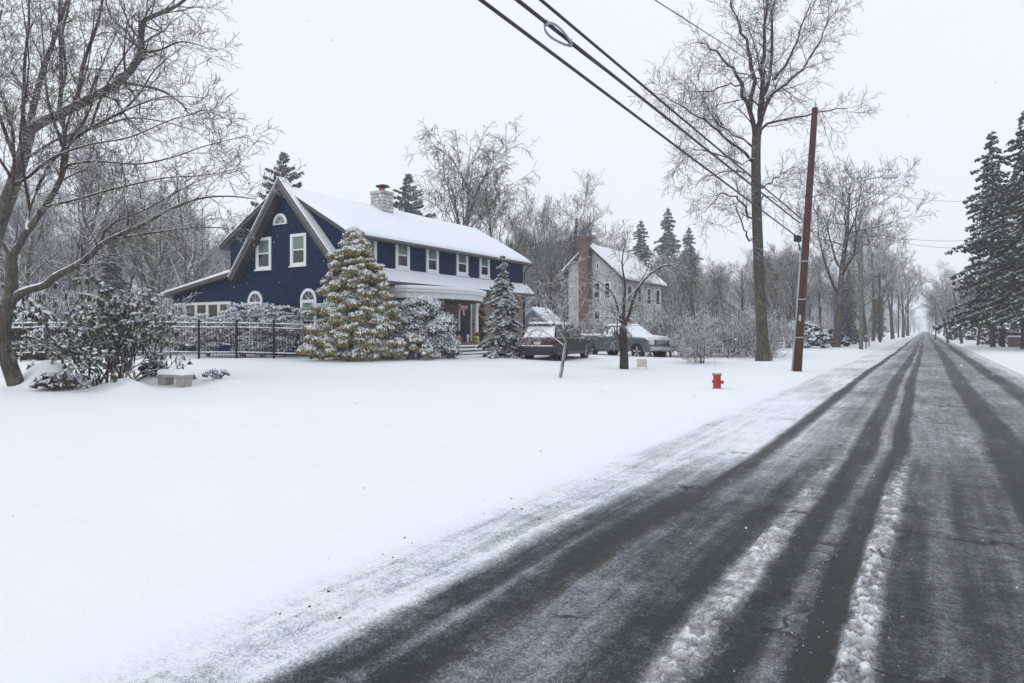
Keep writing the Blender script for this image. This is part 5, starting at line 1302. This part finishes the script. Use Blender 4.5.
# slack-storage loop on the middle cable
def loop():
    b = passing(a1, 517.5); u = (b - a1).normalized(); c = onX(559, 42, a1.x); t = (c.y - a1.y) / (b.y - a1.y); c = a1.lerp(b, t)
    root = empty('cable_loop', c, 0, 'grey snowshoe loop of slack cable strapped to the middle overhead cable', 'cable loop')
    nv = u.cross(c - Vector((0, 0, CH))).normalized(); dn = Vector((0, 0, -1)); mb = MB(c); pts = []
    for i in range(33):
        a = 2 * PI * i / 32; e = math.cos(a); w = .075 * (1 + .4 * e) * math.sin(a)
        pts.append(c + u * .40 * e + nv * w + dn * .03)
    mb.tube(pts, .012, 6, cap=False); mb.tube([p + dn * .018 for p in pts], .01, 6, cap=False); mb.build('ring', M['metal'], root, smooth=True)
    mb = MB(c); mb.tube([c - u * .36 + dn * .02, c - u * .9 + dn * .02, c - u * 2.2], .02, 6); mb.build('slack_cable', M['cable'], root, smooth=True)
    mb = MB(c)
    for s in (-.34, .38): mb.box(c.x - .03, c.y + u.y * s - .012, c.z + u.z * s - .05, c.x + .03, c.y + u.y * s + .012, c.z + u.z * s + .03)
    mb.build('strap', M['metal'], root)
loop()
z2 = p2t.z - .2
for i, (a, dx, lab) in enumerate(((a0 + Vector((.3, .2, 0)), 0, 'black cable between the first and second poles, lowest'), (a2, -.5, 'black cable between the first and second poles, middle'), (PT + Vector((.03, 0, .2)), .5, 'thin top wire between the first and second poles'))):
    b = Vector((p2t.x + dx, p2t.y - .1, z2 - (2.6 if i == 0 else 1.9 if i == 1 else 0))); cable('overhead_wire', a, b, .5, .016 if i < 2 else .009, lab, 'wire', k=5)
prev = p2t
for i, t in enumerate(far):
    cable('overhead_wire', prev + Vector((.5, 0, -.4)), t + Vector((.5, 0, -.5)), .5, .014, 'wire strung between the receding far poles' if i else 'wire from the second pole to the third', 'wire', k=4, n=12, group='wires along the left verge' if i else None)
    prev = t
# crossing wires to a pole among the right-hand conifers
rp = P(1003, 62); rt = Vector((rp.x, rp.y, 14.2)); pole(rp, rt, .17, .12, M['polebrown'], 'utility pole half hidden among the right-hand conifers')
cable('overhead_wire', onpole(181), rt + Vector((0, 0, -.6)), .5, .010, 'wire crossing the road high, from the red-brown pole to the right-hand conifers', 'wire', k=5)
cable('overhead_wire', p2t + Vector((.9, -.1, -.15)), rt + Vector((0, 0, -4.0)), .5, .014, 'upper of two wires crossing the road from the second pole', 'wire', k=5)
cable('overhead_wire', p2t + Vector((.5, -.1, -.15)), rt + Vector((0, 0, -4.7)), .7, .014, 'lower of two wires crossing the road from the second pole', 'wire', k=5)

# ------------------------------------------------------------------ background trees
protos = {}
def proto(key, f, mats, name='bare_tree'):
    r = tree_obj('x', 'tree', Vector((0, 0, 0)), f, mats, name=name); protos[key] = [r, False]; return r
def plant(key, px, d, scale, label, cat='tree', group=None, rz=None, sz=1.0, x=None, y=None):
    if x is not None: p = Vector((x, y, gz(x, y)))
    else: p = P(px, d)
    r, used = protos[key]; o = copy_tree(r) if used else r; protos[key][1] = True
    o.location = p - Vector((0, 0, .02)); o.rotation_euler = (0, 0, rnd.uniform(0, 6.28) if rz is None else rz); o.scale = (scale, scale, scale * sz)
    o['label'] = label; o['category'] = cat
    if group: o['group'] = group
    elif 'group' in o: del o['group']
    return o
BG = dict(SPREAD); BG.update(rmin=.014, kids=[14, 8, 7, 5, 0, 0]); BT = dict(TALL); BT.update(rmin=.014, kids=[15, 8, 7, 5, 0, 0]); BB = dict(BIRCH); BB.update(rmin=.014, kids=[9, 6, 5, 4, 0, 0])
proto('oak1', generic_tree(101, 15, .34, BG, 4), (M['bark'], M['twig']))
proto('oak2', generic_tree(102, 16, .36, BG, 4), (M['bark'], M['twig2']))
proto('tall1', generic_tree(103, 17, .28, BT, 4), (M['bark'], M['twig2']))
proto('tall2', generic_tree(104, 18, .28, BT, 4), (M['bark'], M['twig']))
proto('birch', generic_tree(105, 15, .22, BB, 4, .06), (M['bark'], M['twig']))
SH = dict(SPREAD); SH.update(rmin=.011, wander=[.16, .2, .25, .3, .3, .3], t0=[.2, .15, .1, .1, .1, 0], kids=[8, 6, 5, 4, 0, 0], ang=[.8, .8, .8, .8, .7, .7], ratio=[.75, .55, .55, .5, .5, .5], up=[0, .5, .3, .1, 0, 0])
def bare_shrub(seed, H, n=7, r=.05, S=SH):
    R = random.Random(seed)
    def f(out):
        for i in range(n):
            a = R.uniform(0, 6.28); el = R.uniform(.7, 1.4)
            o2 = [[] for _ in range(6)]
            grow(out, Vector((R.gauss(0, .12), R.gauss(0, .12), -.1)), Vector((math.cos(a) * math.cos(el), math.sin(a) * math.cos(el), math.sin(el))), H * R.uniform(.7, 1), r, 0, 3, R, S)
    return f
proto('shrub1', bare_shrub(111, 2.6), (M['twigsnow'], M['twigsnow']), 'bare_shrub')
proto('shrub2', bare_shrub(112, 2.4, 9), (M['twig2'], M['twig2']), 'bare_shrub')
proto('shrub3', bare_shrub(113, 2.8, 6), (M['twig'], M['twigsnow']), 'bare_shrub')
protos['sp1'] = [conifer(201, 16, 3.3, 'x', 'evergreen', mat='needleblue', snow=.3, leaf=.13, dz=.5, per=26, droop=.3), False]
protos['sp2'] = [conifer(202, 18, 4.7, 'x', 'evergreen', mat='needle', snow=.34, leaf=.15, dz=.6, per=22, droop=.36, gap=.22, bottom=.17, name='spruce'), False]
protos['pine'] = [conifer(203, 14, 4.0, 'x', 'evergreen', mat='needleblue', snow=.2, leaf=.11, dz=.5, per=28, droop=.05, rise=.4, gap=.16, bottom=.3, name='pine'), False]

# named trees
plant('oak1', 836, 62, 1.12, 'large spreading bare tree behind the second pole', rz=1.0)
plant('tall1', 873, 96, .95, 'dense upright bare tree by the third pole', rz=.4)
plant('pine', 283, 78, 1.56, 'wispy snow-dusted pine rising behind the left side of the gable')
plant('pine', 408, 88, 1.55, 'blue-grey pine right behind the stone chimney', rz=2.2)
plant('birch', 437, 60, 1.22, 'slender pale birch with fine drooping twigs, left of the pair behind the roof', rz=1.2)
plant('birch', 470, 63, 1.30, 'slender pale birch with fine drooping twigs, right of the pair behind the roof', rz=3.3)
plant('tall2', 497, 66, .82, 'upright bare tree directly right of the two birches')
plant('oak2', 572, 68, .92, 'round-topped bare tree left of the brick chimney', rz=.7)
plant('oak1', 604, 74, .86, 'round-topped bare tree behind the brick chimney', rz=2.7)
plant('tall1', 538, 72, .78, 'slim bare tree over the grey outbuilding')
plant('sp1', 641, 140, 1.95, 'blunt snow-dusted spruce behind the white house roof', sz=.78)
plant('sp1', 668, 145, 2.05, 'tallest spire of the spruce group behind the white house', rz=1, sz=.85)
plant('sp1', 689, 150, 1.8, 'right-hand spire of the spruce group behind the white house', rz=2, sz=.85)
plant('sp2', 992, 62, 1.10, 'tall dark spruce with drooping boughs over the right verge', rz=1.3)
plant('sp2', 1024, 55, 1.08, 'nearest dark spruce at the right picture edge', rz=3.4)
plant('sp2', 1046, 50, .92, 'dark spruce just outside the right-hand group, mostly cut by the picture edge', rz=4.4)
plant('sp1', 1000, 84, .9, 'smaller spruce behind the two dark right-hand spruces', rz=.4)
plant('sp1', 112, 44, .5, 'small dim spruce far behind the rhododendron')
plant('sp1', 878, 118, .62, 'dark narrow spruce behind the third pole')
plant('sp1', 848, 76, .55, 'short spruce behind the second pole')
# woods behind the houses and at the left
G1 = 'bare trees of the wood behind the blue house'; L1 = 'bare tree in the hazy wood behind and left of the blue house'
R = random.Random(77); keys = ['oak1', 'oak2', 'tall1', 'tall2']
for i in range(26):
    px = -60 + 330 * (i + R.random()) / 26; d = R.uniform(48, 95) if px < 120 else R.uniform(56, 100); k = R.choice(keys); plant(k, px, d, R.uniform(.62, .88) * (d / 60) ** .3, L1, group=G1)
G2 = 'bare trees of the wood between the two houses'; L2 = 'bare tree in the tangled wood between and behind the two houses'
for i in range(24):
    px = 480 + 130 * (i + R.random()) / 24; d = R.uniform(66, 110); plant(R.choice(keys), px, d, R.uniform(.5, .68) * (d / 75) ** .6, L2, group=G2)
G3 = 'bare trees of the wood beyond the roadside shrubs'; L3 = 'bare tree in the low wood beyond the roadside shrubs, left of the brown pole'
for i in range(26):
    px = 640 + 210 * (i + R.random()) / 26; d = R.uniform(62, 120); plant(R.choice(keys), px, d, R.uniform(.38, .56) * (d / 75) ** .7, L3, group=G3)
for px, d, k, sc_, lab in ((948, 88, 'oak1', .42, 'low spreading bare tree at the foot of the dark spruces, nearest the road'), (962, 80, 'oak2', .46, 'rounded bare tree below the boughs of the tall dark spruce'), (978, 70, 'oak1', .44, 'bare tree standing before the trunk of the tall dark spruce'), (1000, 66, 'oak2', .42, 'bare tree between the two dark right-hand spruces'), (935, 120, 'tall1', .5, 'slim bare tree leaning toward the road past the dark spruces')):
    plant(k, px, d, sc_, lab)
for px, d, k, sc_, lab in ((880, 108, 'oak1', .92, 'dense bare tree right behind the third pole'), (893, 125, 'oak2', .95, 'tall dense bare tree beyond the third pole, left verge'), (903, 150, 'oak1', 1.05, 'round dense bare tree beyond the fourth pole, left verge'), (866, 90, 'oak2', .8, 'dense bare tree just left of the third pole'),
                          (908, 190, 'oak2', 1.1, 'hazy tall bare tree near the end of the pole row'), (951, 135, 'oak2', .8, 'hazy bare tree on the right verge beyond the spruces'), (944, 180, 'oak1', .95, 'fainter bare tree on the right verge beyond the spruces'), (939, 250, 'oak2', .8, 'faint tall bare tree closing the right side of the far road')):
    plant(k, px, d, sc_, lab)
# avenue of trees to the vanishing point
G4 = 'bare trees lining the left side of the far road'; L4 = 'bare tree in the receding row left of the far road'
for i in range(22):
    y = 95 + i * 14 + R.uniform(-4, 4); plant(R.choice(keys), 0, 0, R.uniform(.62, .84), L4, group=G4, x=-R.uniform(10.5, 26), y=y)
G5 = 'bare trees lining the right side of the far road'; L5 = 'bare tree in the receding row right of the far road'
for i in range(26):
    y = 78 + i * 13 + R.uniform(-4, 4); plant(R.choice(keys), 0, 0, R.uniform(.46, .72), L5, group=G5, x=R.uniform(6.5, 20), y=y)
for i in range(9):
    y = 300 + i * 25; plant(R.choice(keys), 0, 0, R.uniform(.6, .8), 'faint bare tree closing the end of the road', group='faint trees at the end of the road', x=R.uniform(-16, 18) if i > 3 else R.choice((-1, 1)) * R.uniform(6, 14), y=y + 60)
for px, d, k, sc_, lab in ((552, 60, 'oak1', .55, 'frosted bare tree between the blue house and the brick chimney'), (700, 52, 'tall2', .36, 'slim frosted tree rising over the roadside row of shrubs')):
    plant(k, px, d, sc_, lab)
# shrubs: roadside row
row = [(668, 40, 1.0), (684, 38, .8), (701, 31.5, .62), (708, 41, 1.05), (726, 39, .95), (741, 42, 1.0), (752, 40, .8)]
labs = ['bare snowy shrub nearest the pickup in the roadside row', 'bare snowy shrub second from the pickup', 'small vase-shaped bare shrub standing forward of the roadside row', 'bare snowy shrub directly behind the small vase-shaped one', 'broad bare shrub midway in the roadside row', 'bare shrub just left of the tall roadside trunk, behind', 'bare shrub touching the base of the tall roadside trunk']
for (px, d, s), lab in zip(row, labs): plant(R.choice(('shrub1', 'shrub2', 'shrub3')), px, d, s, lab, 'shrub')
G6 = 'bare shrubs around the driveway and white house'; L6 = 'bare snow-dusted shrub in the thicket around the white house'
for i in range(16):
    px = 548 + 210 * (i + R.random()) / 16; plant(R.choice(('shrub1', 'shrub3', 'shrub2')), px, R.uniform(44, 58), R.uniform(.6, .95), L6, 'shrub', G6)
G7 = 'snowy shrubs behind the iron fence at the left'; L7 = 'snow-covered bare shrub behind the left end of the iron fence'
for i in range(12):
    px = -20 + 165 * (i + R.random()) / 12; plant(R.choice(('shrub1', 'shrub1', 'shrub3')), px, R.uniform(31, 44), R.uniform(.8, 1.4), L7, 'shrub', G7)
G8 = 'shrubs on the far verges'; L8 = 'low snowy shrub on the far verge by the road'
for i in range(16):
    sgn = 1 if i % 2 else -1; plant(R.choice(('shrub1', 'shrub3')), 0, 0, R.uniform(.6, 1.1), L8, 'shrub', G8, x=sgn * R.uniform(8, 13) , y=60 + i * 9)
bush(20, 30.5, 7.0, 2.3, 'long dark snow-topped hedge behind the left end of the iron fence', 91, 'hedge', .25, 260, .08, 60, name='hedge', cat='hedge', depth=1.6)
bush(800, 60, 4.5, 2.2, 'rounded snow-topped evergreen shrub behind the brown pole', 92, 'hedge', .1, 90, .1, 50)
bush(832, 66, 3.0, 1.6, 'dark clipped shrub left of the second pole', 93, 'needle', .3, 60, .1, 40)
bush(1012, 72, 5, 2.6, 'dark evergreen shrub under the right-hand spruces', 94, 'needle', .3, 90, .12, 40)
bush(968, 105, 6, 3.0, 'dark evergreen mass behind the far parked car', 95, 'needle', .45, 90, .14, 40)
bush(846, 78, 3.5, 2.2, 'snow-dusted conifer shrub right behind the second pole', 96, 'needle', .2, 60, .1, 40)

# white rail fence behind the brown pole
def rail_fence():
    a = P(733, 47); b = P(784, 52); root = empty('rail_fence', a, 0, 'low white post-and-rail fence between the tall bare tree and the brown pole', 'fence'); n = 4
    for i in range(n + 1):
        p = a.lerp(b, i / n); mb = MB(a); mb.box(p.x - .06, p.y - .06, p.z - .1, p.x + .06, p.y + .06, p.z + 1.0); mb.build('post', M['white'], root)
    for i in range(n):
        p, q = a.lerp(b, i / n), a.lerp(b, (i + 1) / n); mb = MB(a)
        for h in (.35, .62, .9): mb.tube([p + Vector((0, 0, h)), q + Vector((0, 0, h))], .045, 4)
        mb.build('rail', M['white'], root)
rail_fence()
# brick wall stub & white post at the right
def right_bits():
    c = P(1022, 60); root = empty('brick_wall', c, 0, 'short red brick garden wall with snow cap at the right edge', 'wall')
    mb = MB(); mb.box(-1.0, -.2, -.2, 3, .2, .85); mb.build('masonry', M['brick'], root); mb = MB(); mb.box(-1.05, -.24, .853, 3.05, .24, 1.0); mb.build('snow_cap', M['snow'], root, bevel=.05)
    c = P(977.5, 78); root = empty('lamp_post', c, 0, 'white garden lamp post with snow on its lantern, right verge', 'lamp post')
    mb = MB(); mb.lathe((0, 0, -.1), [(.09, 0), (.09, .3), (.05, .35), (.05, 1.9)], 10); mb.build('post', M['white'], root)
    mb = MB(); mb.lathe((0, 0, 1.803), [(.08, 0), (.16, .3), (.17, .31), (.03, .45)], 6); mb.build('lantern', M['glass'], root)
    for px, d, lab in ((836, 52, 'grey mailbox on a post by the second pole'), (866, 60, 'small mailbox on a post right of the second pole')):
        c = P(px, d) if px > 840 else P(869, 66); root = empty('mailbox', c, 0, lab, 'mailbox')
        mb = MB(); mb.box(-.05, -.05, -.1, .05, .05, 1.0); mb.build('post', M['polebrown'], root)
        mb = MB(); mb.prism([(-.1, -.22, 1.003), (.1, -.22, 1.003), (.1, -.22, 1.13), (.05, -.22, 1.2), (-.05, -.22, 1.2), (-.1, -.22, 1.13)], (0, .44, 0)); mb.build('box', M['metal'], root)
right_bits()

# distant wood as one mass beyond the individual trees
def far_wood():
    R = random.Random(9); rs = np.random.RandomState(4); ps = []
    def band(x0, x1, y0, y1, n, h0, h1):
        for _ in range(n):
            x = R.uniform(x0, x1); y = R.uniform(y0, y1)
            h = R.uniform(h0, h1)
            ps.append(([Vector((x, y, 0)), Vector((x + R.gauss(0, .2), y, h * .5)), Vector((x + R.gauss(0, .6), y + R.gauss(0, .4), h))], [.16, .11, .02]))
            for k in range(30):
                t = R.uniform(.12, .95); a = R.uniform(0, 6.28); L = h * .3 * (1.15 - t) * R.uniform(.5, 1.2) + .6; b = Vector((x, y, h * t)); e = b + Vector((math.cos(a) * L, math.sin(a) * L, L * R.uniform(.3, 1.0)))
                ps.append(([b, b.lerp(e, .5) + Vector((R.gauss(0, .15), R.gauss(0, .15), R.gauss(0, .15))), e], [.05, .03, .012]))
                for q in range(2):
                    f = b.lerp(e, R.uniform(.3, .9)); ps.append(([f, f + Vector((R.gauss(0, .5), R.gauss(0, .5), R.uniform(.1, .8))), f + Vector((R.gauss(0, .8), R.gauss(0, .8), R.uniform(.4, 1.5)))], [.025, .018, .01]))
    band(-150, -42, 20, 160, 330, 8, 14)
    band(-60, -14, 90, 220, 200, 8, 13)
    band(-14 * 4, -12, 220, 420, 110, 8, 14)
    band(16, 60, 90, 420, 190, 7, 12)
    band(-40, 40, 430, 520, 90, 7, 13)
    V, Q = tubes_np(ps, 3); o = np_object('far_wood', V, quads=Q, mats=[M['twig2']], smooth=True); tag(o, 'hazy mass of distant bare woodland behind everything', 'woodland', kind='stuff')
far_wood()

# falling snow
def snowfall():
    rs = np.random.RandomState(12); n = 5200
    d = rs.uniform(2.5, 34, n); px = rs.uniform(-150, 1180, n); r = (px - CX) / F * d; X = r * CA - d * SA; Y = r * SA + d * CA; Z = rs.uniform(.2, 12, n)
    C = np.stack([X, Y, Z], 1); o = np.array([(1, 0, 0), (-1, 0, 0), (0, 1, 0), (0, -1, 0), (0, 0, 1), (0, 0, -1)]); s = rs.uniform(.002, .0065, n)
    V = (C[:, None, :] + o[None] * s[:, None, None]).reshape(-1, 3)
    f = np.array([(0, 2, 4), (2, 1, 4), (1, 3, 4), (3, 0, 4), (2, 0, 5), (1, 2, 5), (3, 1, 5), (0, 3, 5)]); T = (f[None] + 6 * np.arange(n)[:, None, None]).reshape(-1, 3)
    o = np_object('falling_snow', V, tris=T, mats=[M['snowleaf']], smooth=True); tag(o, 'small flakes of falling snow in the air over the lawn and road', 'snowfall', kind='stuff')
snowfall()

# ------------------------------------------------------------------ haze
mb = MB(); mb.box(-2560, -90, -1.5, 2560, 2660, 34); m, nt, b = newmat('haze_air'); nt.nodes.remove(b)
pv = nd(nt, 'ShaderNodeVolumePrincipled'); pv.inputs['Color'].default_value = (.90, .95, 1, 1); pv.inputs['Density'].default_value = .0010; pv.inputs['Anisotropy'].default_value = .2
nt.links.new(pv.outputs[0], nt.nodes['Material Output'].inputs['Volume'])
hz = mb.build('haze', m); tag(hz, 'pale winter haze in the air', 'haze', kind='stuff')

# ------------------------------------------------------------------ camera
cam = bpy.data.cameras.new('camera'); co = bpy.data.objects.new('camera', cam); COL.objects.link(co); sc.camera = co
cam.sensor_width = 36; cam.lens = F / 1024 * 36; cam.clip_end = 6000; cam.clip_start = .05
co.location = (0, 0, CH); co.rotation_euler = (PI / 2, 0, A); cam.shift_y = -(341.5 - HY) / 1024.0

# ------------------------------------------------------------------ light
w = bpy.data.worlds.new('World'); sc.world = w; w.use_nodes = True; nt = w.node_tree; bg = nt.nodes['Background']
sky = nd(nt, 'ShaderNodeTexSky', sky_type='NISHITA'); sky.sun_disc = False; sky.sun_elevation = math.radians(38); sky.sun_rotation = math.radians(200); sky.air_density = 1; sky.dust_density = 4
# solid overcast deck over the clear-sky light
tc = nd(nt, 'ShaderNodeTexCoord'); n1 = noise_(nt, 1.1, 4, .5, tc.outputs['Generated'])
cloud = mix_(nt, n1, (7.85, 8.3, 9.05, 1), (8.4, 8.8, 9.4, 1))
nt.links.new(mix_(nt, .95, sky.outputs[0], cloud), bg.inputs['Color']); bg.inputs['Strength'].default_value = .1
sun = bpy.data.lights.new('sun', 'SUN'); sun.energy = .6; sun.angle = math.radians(40); sun.color = (1, .97, .93)
so = bpy.data.objects.new('sun', sun); COL.objects.link(so); so.rotation_euler = (math.radians(52), 0, math.radians(-20)); so.location = (0, 0, 30)

sc.view_settings.view_transform = 'Standard'; sc.view_settings.look = 'None'; sc.view_settings.exposure = .2; sc.view_settings.gamma = 1
sc.view_settings.use_curve_mapping = False
sc.cycles.volume_bounces = 2; sc.cycles.max_bounces = 6; sc.cycles.diffuse_bounces = 3
